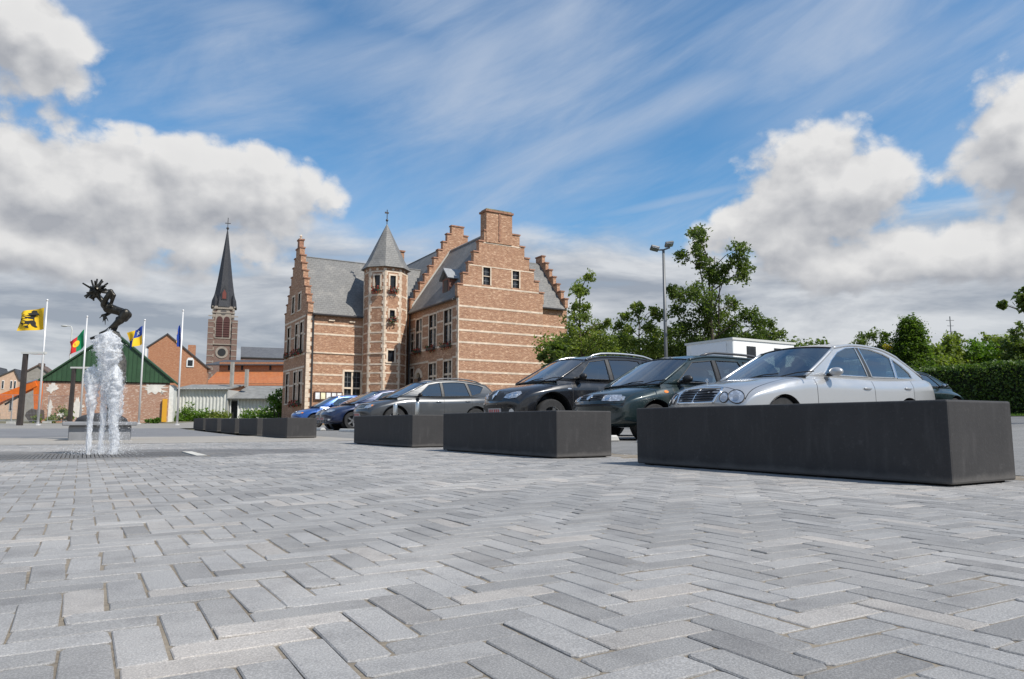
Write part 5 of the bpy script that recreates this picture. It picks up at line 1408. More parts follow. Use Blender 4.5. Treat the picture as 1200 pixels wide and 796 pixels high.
# ---- orange excavator
Z = 58; k = Z / 850
ex = face('excavator', 'orange excavator arm reaching over the building site', 'excavator', 22, Z)
org = mat('machine_orange', (.75, .16, .015), .45, var=.12); steelg = mat('hydraulic_steel', (.5, .5, .5), .3, .8)
q = lambda px, py: Vector(((px - 22) * k, 0, zat(py, Z, ex)))
def arm(name, pts, ws, m, y=.25):
    mb = MB(); 
    L_ = [Vector(p) for p in pts]; up = []; lo = []
    for i, p in enumerate(L_):
        d = (L_[min(i + 1, len(L_) - 1)] - L_[max(i - 1, 0)]).normalized(); n = Vector((-d.z, 0, d.x)); up.append(p + n * ws[i]); lo.append(p - n * ws[i])
    poly = [(p.x, p.z) for p in up] + [(p.x, p.z) for p in lo[::-1]]
    return mb.prism(poly, (0, -y, 0), (1, 0, 0), (0, 0, 1), (0, 2 * y, 0)).build(name, m, ex)
arm('boom', [q(-22, 482), q(0, 467), q(22, 458), q(41, 450)], [.26, .32, .30, .2], org)
arm('stick', [q(41, 447), q(42, 462), q(42.5, 480)], [.26, .24, .15], org, .2)
arm('bucket', [q(43, 480), q(41, 487), q(36, 491)], [.2, .5, .3], mat('bucket_steel', (.12, .10, .09), .6, .4), .5)
MB().tube([q(4, 474), q(24, 462)], .09, 8).build('cylinder', trim, ex)
MB().tube([q(24, 450), q(40, 445.5)], .09, 8).build('cylinder', steelg, ex)
MB().box((q(-34, 0).x, -1.3, 1.1), (q(-16, 0).x, 1.3, 2.3)).build('house', org, ex)
MB().box((q(-22, 0).x, -1.25, 2.3), (q(-15, 0).x, .1, 3.7)).build('cab', mat('cab_glass', (.05, .06, .07), .15), ex)
for y in (-1.3, .75): bevel_me(MB().box((q(-40, 0).x, y, -.02), (q(-12, 0).x, y + .55, .95)).build('track', rubber, ex), .3, 3)
# ---- site fence panels
fm = mat('galvanised', (.42, .43, .44), .5, .6)
for i, (a, b, Z, lab) in enumerate(((-18, 12, 52, 'wire site fence panel before the peach houses'), (13, 43, 51.5, 'wire site fence panel below the yellow lion flag'), (55, 79, 54, 'wire site fence panel before the barn wall'))):
    k = Z / 850; f = face('site_fence', lab, 'fence', (a + b) / 2, Z, 'wire fence panels round the building site'); w = (b - a) / 2 * k
    MB().tube([(-w, 0, 0), (-w, 0, 2), (w, 0, 2), (w, 0, 0)], .022, 6).tube([(-w, 0, .15), (w, 0, .15)], .02, 6).build('frame', fm, f)
    wm = MB()
    for j in range(1, 18): x = -w + 2 * w * j / 18; wm.tube([(x, 0, .15), (x, 0, 2)], .005, 4, False)
    for j in range(1, 7): wm.tube([(-w, 0, .15 + j * .27), (w, 0, .15 + j * .27)], .005, 4, False)
    stuff(wm.build('wire_mesh', fm, f)); MB().box((-w - .3, -.1, -.03), (-w + .3, .1, .12)).build('foot', mat('wheel_stop_concrete'), f)
# ---- slim square lamp posts with a flat arm
rust = mat('dark_post', (.045, .036, .032), .7, var=.2); pale = mat('pale_arm', (.55, .55, .52), .5)
for (px, Z, py, ax, lab) in ((23.5, 42, 415, 22, 'dark slanted lamp post with a flat pale arm beside the lion flag'), (82, 53, 432, 17, 'dark slim lamp post with a flat pale arm before the barn')):
    k = Z / 850; l = face('lamp_post', lab, 'lamp post', px, Z, 'dark lamp posts with flat arms'); zt_ = zat(py, Z, l)
    MB().add([(-.15, -.12, -.05), (.10, -.12, -.05), (.10, .12, -.05), (-.15, .12, -.05), (-.10, -.09, zt_), (.12, -.09, zt_), (.12, .09, zt_), (-.10, .09, zt_)], [(3, 2, 1, 0), (4, 5, 6, 7), (0, 1, 5, 4), (1, 2, 6, 5), (2, 3, 7, 6), (3, 0, 4, 7)]).build('post', rust, l)
    a = MB().box((-.2, -.12, zt_ + .002), (ax * k + .1, .12, zt_ + .12)).build('arm', pale, l); MB().box((ax * k * .35, -.10, zt_ - .02), (ax * k, .10, zt_ + .001)).build('lamp_panel', mat('lamp_glass', (.7, .7, .68), .2), a)
# ---- far street light
Z = 95; l = face('street_light', 'pale street light with a curved arm behind the barn roof', 'street light', 76.5, Z); zt_ = zat(382, Z, l)
MB().tube([(0, 0, -.1), (0, 0, zt_ - .5), (-.1, 0, zt_ - .1), (-.5, 0, zt_), (-.7, 0, zt_)], [.11, .08, .07, .06, .06], 8).build('pole', pale, l)
MB().ball((-1.05, 0, zt_), .45, 10, 6, (1.1, .5, .28)).build('lamp_head', mat('lamp_head_grey', (.5, .5, .48), .5), l, True)
# ---- double lamp post over the car park
Z = 30; k = Z / 850; l = face('floodlight_post', 'tall grey post carrying two floodlight boxes among the trees', 'lamp post', 782.5, Z); zt_ = zat(293, Z, l); gm = mat('post_grey', (.16, .165, .17), .5, .4)
MB().tube([(0, 0, -.1), (0, 0, zt_ * .5), (0, 0, zt_)], [.085, .075, .055], 10).build('pole', gm, l, True)
MB().tube([(-.30, 0, zt_ + .0), (0, 0, zt_ + .0), (.28, 0, zt_ + .1)], .035, 6).build('crossbar', gm, l)
for x, z, a in ((-.38, .06, .25), (.24, .24, -.15)):
    hb = MB(); hb.cbox((x, -.05, zt_ + z), (.36, .34, .11), Matrix.Rotation(a, 3, 'Y') @ Matrix.Rotation(-.35, 3, 'X')); ho = hb.build('floodlight', gm, l); bevel_me(ho, .03, 1)
    gb = MB(); gb.cbox((x, -.10, zt_ + z - .062), (.30, .28, .012), Matrix.Rotation(a, 3, 'Y') @ Matrix.Rotation(-.35, 3, 'X')); gb.build('lens', lampm, ho)
# ---- far mast
Z = 90; l = face('antenna_mast', 'thin aerial mast rising above the distant trees', 'mast', 1122, Z)
mb = MB(); zt_ = zat(371, Z, l); mb.tube([(0, 0, 0), (0, 0, zt_)], .06, 5); 
for i in range(3): mb.tube([(-.5 + i * .1, 0, zt_ - .5 - i * .7), (.5 - i * .1, 0, zt_ - .5 - i * .7)], .04, 4)
mb.build('pole', gm, l)

# ------------------------------------------------------------------ flags
def lionpoly():
    return [[(.30, .93), (.40, .97), (.46, .92), (.44, .86), (.52, .84), (.56, .88), (.50, .78), (.58, .74), (.68, .80), (.72, .74), (.60, .66), (.62, .58), (.72, .60), (.76, .52), (.66, .50), (.60, .44), (.62, .34), (.72, .30), (.76, .22), (.66, .22), (.62, .14), (.52, .12), (.54, .24), (.48, .34), (.44, .22), (.36, .14), (.28, .14), (.34, .24), (.34, .36), (.38, .48), (.38, .60), (.34, .70), (.28, .72), (.22, .68), (.24, .78), (.28, .84)],
            [(.66, .30), (.80, .32), (.86, .44), (.82, .58), (.88, .70), (.82, .80), (.78, .72), (.80, .66), (.76, .56), (.80, .46), (.76, .38), (.66, .36)]]
cloth_y = mat('flag_yellow', (.80, .50, .015), .8); cloth_k = mat('flag_black', (.02, .02, .02), .8); cloth_g = mat('flag_green', (.0, .22, .085), .8); cloth_r = mat('flag_red', (.60, .02, .02), .8)
cloth_b = mat('flag_blue', (.012, .05, .30), .8); cloth_w = mat('flag_white', (.8, .8, .8), .8)
alu = mat('pole_white', (.66, .65, .64), .4, .3)
def flag(px, Z, ptop, pytop, pybot, fly, droop, label_p, label_f, regions, phase=0.):
    k = Z / 850; pl = face('flag_pole', label_p, 'flagpole', px, Z, 'white flagpoles along the square'); zt_ = zat(ptop, Z, pl)
    MB().tube([(0, 0, -.05), (0, 0, zt_ * .5), (0, 0, zt_)], [.075, .062, .045], 10).build('pole', alu, pl, True); MB().ball((0, 0, zt_ + .05), .075).build('finial', alu, pl, True); MB().lathe([(.16, -.02), (.16, .06), (.08, .07)], n=12).build('base', alu, pl)
    z1, z0 = zat(pytop, Z, pl), zat(pybot, Z, pl); H_ = z1 - z0
    fl = thing('flag', label_f, 'flag', pl.location, -HEAD, 'flags flying on the poles')
    def Sf(s, t):
        x = -.09 - fly * s * k * (1 - .10 * (1 - t) * s); z = lerp(z0, z1, t) + droop * s * k * (1 + .25 * sin(s * 3 + phase)) - (.10 * H_ * s * (t - .3))
        y = .30 * s * sin(5.5 * s + 2.2 * t + phase) + .10 * sin(9 * s - 2 * t)
        return Vector((x, y, z))
    ns, nt = 22, 12
    for (nm, m, s0, s1, t0, t1) in regions['panels']:
        mb = MB()
        for j in range(nt + 1):
            for i in range(ns + 1): mb.v.append(tuple(Sf(lerp(s0, s1, i / ns), lerp(t0, t1, j / nt))))
        for j in range(nt):
            for i in range(ns): a = j * (ns + 1) + i; mb.f.append((a, a + 1, a + ns + 2, a + ns + 1))
        mb.build(nm, m, fl, True, False)
    for (nm, m, poly) in regions.get('marks', []):
        poly = densify(poly, .05)
        tri = geometry.tessellate_polygon([[Vector((a, b, 0)) for a, b in poly]])
        mb = MB()
        for off in (-.025, .025):
            o0 = len(mb.v); mb.v += [tuple(Sf(a, b) + Vector((0, off, 0))) for a, b in poly]; mb.f += [tuple(i + o0 for i in t_) for t_ in tri]
        mb.build(nm, m, fl, False, False)
star5 = lambda cx, cy, r, n=5, q=.4: [(cx + (r if i % 2 == 0 else r * q) * cos(pi / 2 + pi * i / n), cy + (r if i % 2 == 0 else r * q) * 1.3 * sin(pi / 2 + pi * i / n)) for i in range(2 * n)]
lion = [('lion_emblem', cloth_k, p) for p in lionpoly()]
flag(44.5, 43, 353, 361, 386, 33, -3.0, 'white flagpole with the yellow lion flag', 'yellow flag with a black rampant lion', dict(panels=[('cloth', cloth_y, 0, 1, 0, 1)], marks=lion))
flag(93.5, 50, 372, 386, 405, 20, -16, 'white flagpole with the green and red flag', 'green and red flag with a small yellow shield', dict(panels=[('green_panel', cloth_g, 0, .42, 0, 1), ('red_panel', cloth_r, .42, 1, 0, 1)], marks=[('emblem', cloth_y, oval(.42, .5, .13, .2)), ('shield', cloth_r, [(.36, .62), (.48, .62), (.48, .46), (.42, .38), (.36, .46)])]), 1.)
flag(162.5, 51, 376, 382, 403, 19, -9, 'white flagpole with the blue and yellow quartered flag', 'blue and yellow quartered flag with a white star', dict(panels=[('blue_quarter', cloth_b, 0, .55, .5, 1), ('yellow_quarter', cloth_y, .55, 1, .5, 1), ('yellow_quarter', cloth_y, 0, .55, 0, .5), ('blue_quarter', cloth_b, .55, 1, 0, .5)], marks=[('star', cloth_w, star5(.28, .74, .14)), ('crescent', cloth_w, oval(.78, .25, .08, .1))]), 2.)
flag(207.5, 46.5, 365, 380, 406, 3.2, -1.5, 'white flagpole with the limp blue flag', 'limp dark blue flag with small yellow stars hanging on its pole', dict(panels=[('cloth', cloth_b, 0, 1, 0, 1)], marks=[('star', cloth_y, star5(.5 + .3 * cos(q), .45 + .22 * sin(q), .10)) for q in (0, 1.2, 2.5, 3.8, 5.1)]), .5)

# ------------------------------------------------------------------ bronze statue on its basin
Z = 17.0; k = Z / 850
ba = face('stone_basin', 'grey stone basin with a wide rim under the bronze statue', 'basin', 119, Z, turn=R(27))
gst = mat('blue_stone', (.20, .205, .215), .75, var=.15, vs_=3, bump=.2); 
bevel_me(MB().box((-.62, -.5, -.04), (.62, .5, .33)).build('body', gst, ba), .02, 1)
bevel_me(MB().box((-.74, -.62, .331), (.74, .62, .42)).build('rim', gst, ba), .015, 1)
rk = MB().ball((0, 0, .42), .5, 14, 8, (1.1, .9, .42)).build('rock', mat('dark_rock', (.04, .04, .042), .8, var=.4, bump=.6, bs=8), ba, True)
bz = mat('bronze', (.045, .042, .035), .38, .75, var=.5, vs_=9, bump=.35, bs=22)
stt = face('statue', 'dark bronze crouching figure with spiky hair on a rough bronze stalk', 'statue', 126, Z)
def SP(cx, cy, dy=0.0):
    px, py = 85 + cx / 9.95, 320 + cy / 9.95
    p = PX(px, py, Z) - Vector(stt.location); c, s = cos(HEAD), sin(HEAD)
    return Vector((p.x * c - p.y * s, p.x * s + p.y * c + dy, p.z))
fig = MB()
def limb(pts, rad):
    rad = [r_ * .88 for r_ in rad]; fig.tube([SP(*p) for p in pts], rad, 12); [fig.ball(SP(*p), r_ * 1.02, 12, 8) for p, r_ in zip(pts, rad)]
limb([(380, 370, 0), (420, 410, 0), (520, 440, 0), (620, 475, 0)], [.115, .14, .115, .12])                      # trunk, bent forward
limb([(385, 375, 0), (345, 320, -.02), (315, 285, -.02)], [.075, .06, .062])                                    # neck
fig.ball(SP(270, 220, -.02), .135, 14, 10, (1.0, .85, 1.15)); fig.ball(SP(222, 235, -.02), .05, 8, 6, (1.2, .8, 1)); fig.ball(SP(235, 285, -.02), .055, 8, 6)
limb([(640, 475, -.09), (590, 560, -.12), (520, 620, -.12)], [.12, .105, .075]); limb([(520, 620, -.12), (470, 660, -.12), (430, 690, -.14)], [.075, .06, .05])   # near leg folded
limb([(610, 480, .12), (560, 520, .2), (480, 520, .2)], [.11, .09, .07]); limb([(480, 520, .2), (470, 600, .16), (450, 670, .14)], [.07, .055, .05])              # far leg
limb([(430, 690, -.14), (400, 705, -.16), (365, 712, -.16)], [.05, .045, .03]); limb([(450, 675, .14), (415, 700, .14), (385, 708, .14)], [.05, .04, .028])         # feet
limb([(400, 370, -.14), (450, 300, -.18), (495, 228, -.18)], [.075, .068, .058]); limb([(495, 228, -.18), (525, 275, -.16), (480, 372, -.12)], [.06, .055, .045])    # near arm, elbow high
limb([(395, 385, .12), (410, 440, .16), (380, 470, .12)], [.07, .055, .045]); limb([(380, 470, .12), (355, 488, .08)], [.045, .05])                                  # far arm reaching down
for (a, b, c, d) in ((330, 490, 298, 525), (345, 505, 338, 572), (358, 508, 368, 602), (372, 505, 402, 562), (340, 480, 318, 488)):
    limb([(355, 488, .07), (a, b, .06), ((a + c) / 2 + 4, (b + d) / 2, .05), (c, d, .05)], [.03, .021, .018, .012])
for i in range(4):
    a = 455 + i * 14; limb([(480, 372, -.12), (a, 385, -.14), (a - 6, 402, -.15)], [.035, .018, .012])
fo = fig.build('figure', bz, stt); rmod = fo.modifiers.new('r', 'REMESH'); rmod.mode = 'VOXEL'; rmod.voxel_size = .014; rmod.use_smooth_shade = True
sm = fo.modifiers.new('s', 'SMOOTH'); sm.iterations = 4; sm.factor = .5
hair = MB(); rq = random.Random(5)
spk = [(205, 80), (258, 62), (315, 68), (358, 97), (402, 115), (412, 157), (412, 197), (135, 270), (175, 298), (218, 312), (262, 318), (330, 290)]
for (a, b) in spk: hair.tube([SP(lerp(270, a, .35), lerp(212, b, .35), rq.uniform(-.08, .04)), SP(a, b, rq.uniform(-.12, .12))], [.026, .020], 7)
for i in range(26):
    q = rq.uniform(0, 6.28); r_ = rq.uniform(70, 150); a, b = 275 + r_ * cos(q), 200 + r_ * .9 * sin(q) * (1 if sin(q) < 0 else .8)
    if a < 215 and b > 150: continue
    dy = rq.choice((-1, 1)) * rq.uniform(.12, .34); hair.tube([SP(lerp(270, a, .35), lerp(212, b, .35), dy * .3), SP(a, b, dy)], [.026, .018], 7)
hair.build('hair_spikes', bz, stt)
stk = MB(); prof = [(470, 2000, .10), (465, 1700, .14), (475, 1480, .12), (500, 1250, .22), (490, 1050, .26), (450, 880, .22), (425, 760, .26), (415, 712, .24)]
stk.tube([SP(a, b) for a, b, r_ in prof], [r_ for a, b, r_ in prof], 14)
so_ = stk.build('stalk', mat('rough_bronze', (.10, .095, .085), .6, .4, var=.6, vs_=16, bump=1., bs=14), stt, True)
br_ = MB(); br_.tube([SP(420, 715), SP(310, 735), SP(210, 765)], [.06, .045, .03], 8).tube([SP(450, 730), SP(520, 750), SP(560, 800)], [.06, .05, .03], 8); br_.build('branch', bz, stt, True)

# ------------------------------------------------------------------ fountain jets
def water_fn(t, b, co):
    g = t.new('ShaderNodeNewGeometry'); P = V(t, g.outputs['Position']); x, y, z = t.xyz(P)
    n = t.noise(t.comb(x * 1.0, y * 1.0, z * .22), 34, 5, .65); n2 = t.noise(P, 60, 3, .6)
    t.put(b.inputs['Base Color'], (.95, .96, .97)); b.inputs['Roughness'].default_value = .45; b.inputs['IOR'].default_value = 1.33
    b.inputs['Transmission Weight'].default_value = 0
    sb = t.noise(t.comb(x, y, z * .3), 13, 4, .6); al = t.ramp(sb * .75 + n * .25, .38, .64) * .66 + .22
    tl = t.new('ShaderNodeBsdfTranslucent'); t.put(tl.inputs[0], (.95, .96, .98)); tp = t.new('ShaderNodeBsdfTransparent')
    m1 = t.new('ShaderNodeMixShader'); m1.inputs[0].default_value = .5; t.l.new(b.outputs[0], m1.inputs[1]); t.l.new(tl.outputs[0], m1.inputs[2])
    m2 = t.new('ShaderNodeMixShader'); t.put(m2.inputs[0], al); t.l.new(tp.outputs[0], m2.inputs[1]); t.l.new(m1.outputs[0], m2.inputs[2]); t.l.new(m2.outputs[0], t.n['Material Output'].inputs[0])
    b.inputs['Emission Strength'].default_value = 0
    bn = t.new('ShaderNodeBump'); bn.inputs['Strength'].default_value = .7; bn.inputs['Distance'].default_value = .01
    t.put(bn.inputs['Height'], n + n2); t.l.new(bn.outputs[0], b.inputs['Normal'])
water = mat('white_water', fn=water_fn)
drop_m = mat('water_drops', (.88, .90, .93), .25, trans=.1)
Z = 9.15; k = Z / 850
def jet(px, label, prof, nd, spread, seed, lean=0.0):
    """prof: (pixel row, radius in m); a frothy column, then loose drops falling around it"""
    j = face('water_jet', label, 'fountain jet', px, Z, 'white jets rising from the grate'); rq = random.Random(seed)
    rows = []; top_ = prof[0][0]; bot = prof[-1][0]; n = 110
    mb = MB(); m_ = 26
    for i in range(n + 1):
        py = lerp(bot, top_, i / n); r_ = interp([(p[0], p[1]) for p in prof], py); z = zat(py, Z, j)
        cx = lean * (i / n) + .02 * noise.noise(Vector((z * 4, seed, 0))); cy = .02 * noise.noise(Vector((z * 4, seed, 9)))
        for q in range(m_):
            a = 2 * pi * q / m_; d = 1 + .55 * noise.noise(Vector((cos(a) * 1.6, sin(a) * 1.6 + seed * 3.1, z * 7))) + .45 * noise.noise(Vector((cos(a) * 4, sin(a) * 4 + seed, z * 18))) + .3 * noise.noise(Vector((cos(a) * 9, sin(a) * 9 + seed, z * 40)))
            mb.v.append((cx + r_ * d * cos(a), cy + r_ * d * sin(a), z))
    for i in range(n):
        for q in range(m_): A = i * m_ + q; B = i * m_ + (q + 1) % m_; mb.f.append((A, B, B + m_, A + m_))
    mb.f.append(tuple(n * m_ + q for q in range(m_)))
    mb.build('froth_column', water, j, True)
    dm = MB(); tab = [(p[0], p[1]) for p in prof]
    for _ in range(nd):
        t_ = rq.random(); py = lerp(top_ - 2, bot, t_); r_ = interp(tab, max(py, top_)); z = zat(py, Z, j)
        if rq.random() > .25 + r_ * 7: continue
        a = rq.uniform(0, 6.28); d = r_ * abs(rq.gauss(.35, .42)) + (spread * t_ * abs(rq.gauss(0, .5)) if rq.random() < .3 else 0); s = rq.uniform(.0012, .0036)
        cx = lean * (1 - t_) + .02 * noise.noise(Vector((z * 4, seed, 0)))
        leafquad(dm, (cx + d * cos(a), d * sin(a), z + rq.gauss(0, .01)), s, rq, 1.0)
    stuff(dm.build('drops', drop_m, j, False, False))
jet(105.5, 'thin white fountain jet, shortest of the three on the grate', [(430, .02), (434, .07), (445, .085), (470, .06), (490, .03), (533, .02)], 20000, .05, 1)
jet(119.5, 'tallest white fountain jet with a rounded frothy head', [(389, .03), (394, .105), (404, .15), (415, .145), (428, .10), (445, .06), (480, .03), (533, .02)], 36000, .06, 2, .02)
jet(135, 'broken white fountain jet falling back as spray on the grate', [(430, .03), (437, .09), (455, .10), (476, .075), (495, .055), (515, .05), (533, .045)], 34000, .28, 3, -.04)
sp_ = MB(); rq = random.Random(8); o_ = face('fountain_splash', 'low ring of splashing water round the jets on the grate', 'splash', 121, Z)
for _ in range(900):
    a = rq.uniform(0, 6.28); d = abs(rq.gauss(0, .2)); c = Vector((d * cos(a) * 1.25, d * sin(a), abs(rq.gauss(0, .06)) + .004)); s = rq.uniform(.0015, .005)
    sp_.add([c + Vector((s, 0, 0)), c + Vector((-s * .5, s * .87, 0)), c + Vector((-s * .5, -s * .87, 0)), c + Vector((0, 0, s * 1.6)), c - Vector((0, 0, s))], [(0, 1, 3), (1, 2, 3), (2, 0, 3), (1, 0, 4), (2, 1, 4), (0, 2, 4)])
stuff(sp_.build('drops', drop_m, o_, True))

# ------------------------------------------------------------------ trees, shrubs, hedge
def leaf_fn(c1, c2, c3):
    def fn(t, b, co):
        at = t.new('ShaderNodeAttribute'); at.attribute_name = 'rnd'; r_ = V(t, at.outputs['Fac'])
        g = t.new('ShaderNodeNewGeometry'); n = t.noise(V(t, g.outputs['Position']), 1.6, 3, .6)
        c = t.mix(t.ramp(r_ * .65 + n * .5, .2, .85, False), c1, c2)
        c = t.mix(t.ramp(r_, .93, .99), c, c3)
        df = t.new('ShaderNodeBsdfPrincipled'); t.put(df.inputs['Base Color'], c); df.inputs['Roughness'].default_value = .5; df.inputs['Specular IOR Level'].default_value = .35
        tl = t.new('ShaderNodeBsdfTranslucent'); t.put(tl.inputs[0], t.mix(1.0, c, (1.5, 1.7, .6), 'MULTIPLY'))
        mx = t.new('ShaderNodeMixShader'); mx.inputs[0].default_value = .42; t.l.new(df.outputs[0], mx.inputs[1]); t.l.new(tl.outputs[0], mx.inputs[2]); t.l.new(mx.outputs[0], t.n['Material Output'].inputs[0])
    return fn
L_mid = mat('leaf_mid', fn=leaf_fn((.075, .115, .020), (.21, .25, .055), (.26, .22, .07)))
L_dark = mat('leaf_dark', fn=leaf_fn((.046, .078, .016), (.135, .175, .042), (.20, .17, .06)))
L_con = mat('leaf_conifer', fn=leaf_fn((.040, .075, .016), (.115, .175, .036), (.16, .19, .05)))
L_lime = mat('leaf_lime', fn=leaf_fn((.05, .10, .012), (.12, .21, .03), (.2, .2, .04)))
L_yel = mat('leaf_yellow', fn=leaf_fn((.16, .14, .012), (.40, .30, .02), (.45, .3, .02)))
bark = mat('bark', (.075, .058, .042), .9, var=.4, vs_=6, bump=.6, bs=12)
def leaves(name, parent, clumps, n_per, size, m, seed, up=.25, asp=.55):
    rq = random.Random(seed); mb = MB(); rn = []
    for (c, r_) in clumps:
        c = Vector(c); sub = [Vector((rq.gauss(0, .5), rq.gauss(0, .5), rq.gauss(0, .42))) for _ in range(16)]
        cr = rq.random() * .4
        for _ in range(int(n_per * max(.25, r_ * r_ * 2.2))):
            q = rq.choice(sub); d = Vector((rq.gauss(0, .30), rq.gauss(0, .30), rq.gauss(0, .24))); p = c + (q + d) * r_ * .95
            a = Vector((rq.gauss(0, 1), rq.gauss(0, 1), rq.gauss(up * 2.5, 1))).normalized(); b = Matrix.Rotation(rq.uniform(0, 6.28), 3, a) @ a.orthogonal().normalized(); e = a.cross(b); s = size * rq.uniform(.6, 1.3)
            mb.add([p - b * s, p - b * s * .2 + e * s * asp - a * s * .12, p + b * s - a * s * .25, p - b * s * .2 - e * s * asp - a * s * .12], [(0, 1, 2, 3)]); rn.append(rq.random() * .6 + cr)
    o = mb.build(name, m, parent, False, False); at = o.data.attributes.new('rnd', 'FLOAT', 'FACE'); at.data.foreach_set('value', rn)
    return o
def tree(name, label, cat, px, Z, trunk_top_py, r0, cl, m, n_per, size, seed, group=None, dep=1.0, trunk_lean=0.0, forks=()):
    """cl: clumps as (pixel x, pixel y, radius in pixels); their depth is drawn at random inside the crown"""
    rq = random.Random(seed); k = Z / 850; t_ = face(name, label, cat, px, Z, group, .05); c_, s_ = cos(HEAD), sin(HEAD)
    zt_ = zat(trunk_top_py, Z, t_); mb = MB()
    tp = [Vector((0, 0, 0)), Vector((.06 + trunk_lean * .4, .03, zt_ * .35)), Vector((-.05 + trunk_lean * .7, .0, zt_ * .7)), Vector((trunk_lean, .05, zt_))]
    cp = catmull([tuple(p) for p in tp], 5); mb.tube(cp, [r0 * (1.15 - .95 * i / (len(cp) - 1)) for i in range(len(cp))], 9)
    for (fpx, fpy0, fpx1, fpy1, fr) in forks: mb.tube([((fpx - px) * k, .05, zat(fpy0, Z, t_)), ((fpx + fpx1) / 2 * k - px * k, .12, (zat(fpy0, Z, t_) + zat(fpy1, Z, t_)) / 2 + .1), ((fpx1 - px) * k, .1, zat(fpy1, Z, t_))], [fr, fr * .75, fr * .4], 7)
    clumps = []
    for (a, b, r_) in cl:
        dy = rq.uniform(-1, 1) * dep; c = Vector(((a - px) * k * (1 + dy / Z), dy, zat(b, Z, t_))); clumps.append((c, r_ * k))
        zb_ = min(max(c.z - r_ * k * .6 - abs(c.x) * .5, zt_ * .2), zt_ * .98); f = zb_ / zt_
        st_ = Vector(cp[min(int(f * (len(cp) - 1)), len(cp) - 1)]); md = st_.lerp(c, .55) + Vector((0, 0, .15 * (c - st_).length * rq.uniform(-.2, 1)))
        mb.tube([st_, md, c], [r0 * .30, r0 * .18, r0 * .06], 6)
        for _ in range(3):
            e = c + Vector((rq.gauss(0, .5), rq.gauss(0, .5), rq.gauss(.1, .4))) * r_ * k; mb.tube([md.lerp(c, .6), e], [r0 * .08, r0 * .02], 4, False)
    mb.build('trunk', bark, t_, True)
    leaves('crown', t_, clumps, n_per, size, m, seed + 1)
    return t_
big = [(822, 272, 10), (815, 285, 9), (806, 300, 9), (823, 296, 8), (829, 283, 6), (865, 298, 9), (863, 312, 11), (875, 318, 10), (868, 330, 10), (835, 318, 12), (842, 330, 12), (850, 322, 9), (829, 308, 9), (800, 343, 12), (812, 350, 13), (822, 340, 10), (792, 340, 7), (803, 362, 11), (826, 366, 13), (846, 352, 12), (873, 352, 10),
       (880, 370, 12), (884, 383, 10), (868, 378, 12), (852, 374, 13), (836, 384, 14), (812, 382, 14), (796, 388, 13), (858, 396, 14), (884, 398, 12), (830, 402, 16), (800, 408, 16), (862, 416, 18), (824, 424, 18)]
tree('broadleaf_tree', 'tall loose broadleaf tree with open tufted branches behind the white trailer', 'tree', 838, 31, 300, .095, big, L_dark, 1250, .072, 11, None, 1.3, forks=((838, 372, 845, 300, .035), (836, 380, 822, 285, .035), (842, 360, 868, 300, .025), (846, 392, 850, 330, .04)))
t2 = [(690, 328, 6), (680, 335, 8), (676, 345, 8), (686, 342, 6), (678, 358, 8), (688, 362, 7), (672, 372, 10), (686, 376, 9), (668, 388, 12), (684, 392, 13), (700, 385, 9), (706, 380, 8), (714, 377, 5), (698, 398, 12), (676, 404, 14), (712, 400, 9), (694, 414, 14), (668, 414, 12), (716, 414, 10)]
tree('broadleaf_tree', 'slender young tree with a lopsided yellow-green crown next to the manor', 'tree', 682, 30, 335, .09, t2, L_mid, 900, .068, 21, None, .8)
t3 = [(742, 362, 6), (736, 370, 7), (750, 366, 6), (764, 368, 6), (772, 374, 7), (728, 384, 8), (742, 384, 10), (758, 386, 10), (770, 390, 10), (734, 400, 12), (752, 404, 14), (772, 408, 13), (722, 412, 12), (784, 395, 9), (786, 412, 14)]
tree('broadleaf_tree', 'low bushy tree with feathery tops left of the floodlight post', 'tree', 752, 33, 375, .08, t3, L_mid, 1000, .075, 31, None, 1.0)
t4 = [(906, 380, 8), (900, 390, 9), (912, 392, 8), (896, 402, 11), (910, 408, 12), (922, 405, 8)]
tree('broadleaf_tree', 'small round tree showing over the right end of the trailer', 'tree', 906, 33, 385, .07, t4, L_dark, 1000, .075, 41, None, .6)
t5 = [(642, 412, 5), (650, 406, 4), (655, 416, 5), (636, 418, 5), (660, 408, 4), (646, 424, 6)]
tree('sapling', 'thin sapling with drooping leaves before the manor gable', 'tree', 650, 27, 402, .035, t5, L_dark, 900, .085, 51, None, .25)
def shrub(name, label, px, Z, cl, m, n_per, size, seed, group=None, cat='shrub'):
    k = Z / 850; t_ = face(name, label, cat, px, Z, group, .05); rq = random.Random(seed); clumps = []; mb = MB()
    for (a, b, r_) in cl:
        dy = rq.uniform(-.7, .7); c = Vector(((a - px) * k, dy, max(zat(b, Z, t_), .1))); clumps.append((c, r_ * k)); mb.tube([(c.x * .4, dy * .3, -.02), (c.x * .8, dy * .8, c.z * .6), tuple(c)], [.035, .022, .008], 5)
    mb.build('stems', bark, t_); leaves('foliage', t_, clumps, n_per, size, m, seed + 1); return t_
rq = random.Random(77)
for i, (px, Z, py, hw, lab) in enumerate(((668, 38, 404, 24, 'dense green shrub at the corner of the manor'), (716, 39, 404, 26, 'broad shrub behind the slender young tree'), (770, 40, 402, 28, 'broad dark shrub behind the floodlight post'), (826, 38, 398, 30, 'wide dark shrub below the tall loose tree'), (884, 39, 402, 26, 'dark shrub behind the trailer'), (938, 42, 412, 26, 'low shrub behind the silver saloon roof'))):
    cl = [(px + rq.uniform(-hw, hw), py + rq.uniform(0, 80) * .9 - 4, rq.uniform(9, 15)) for _ in range(34)]
    shrub('shrub', lab, px, Z, cl, L_dark if i % 2 else L_mid, 480, .105, 100 + i, 'shrubs behind the car park')
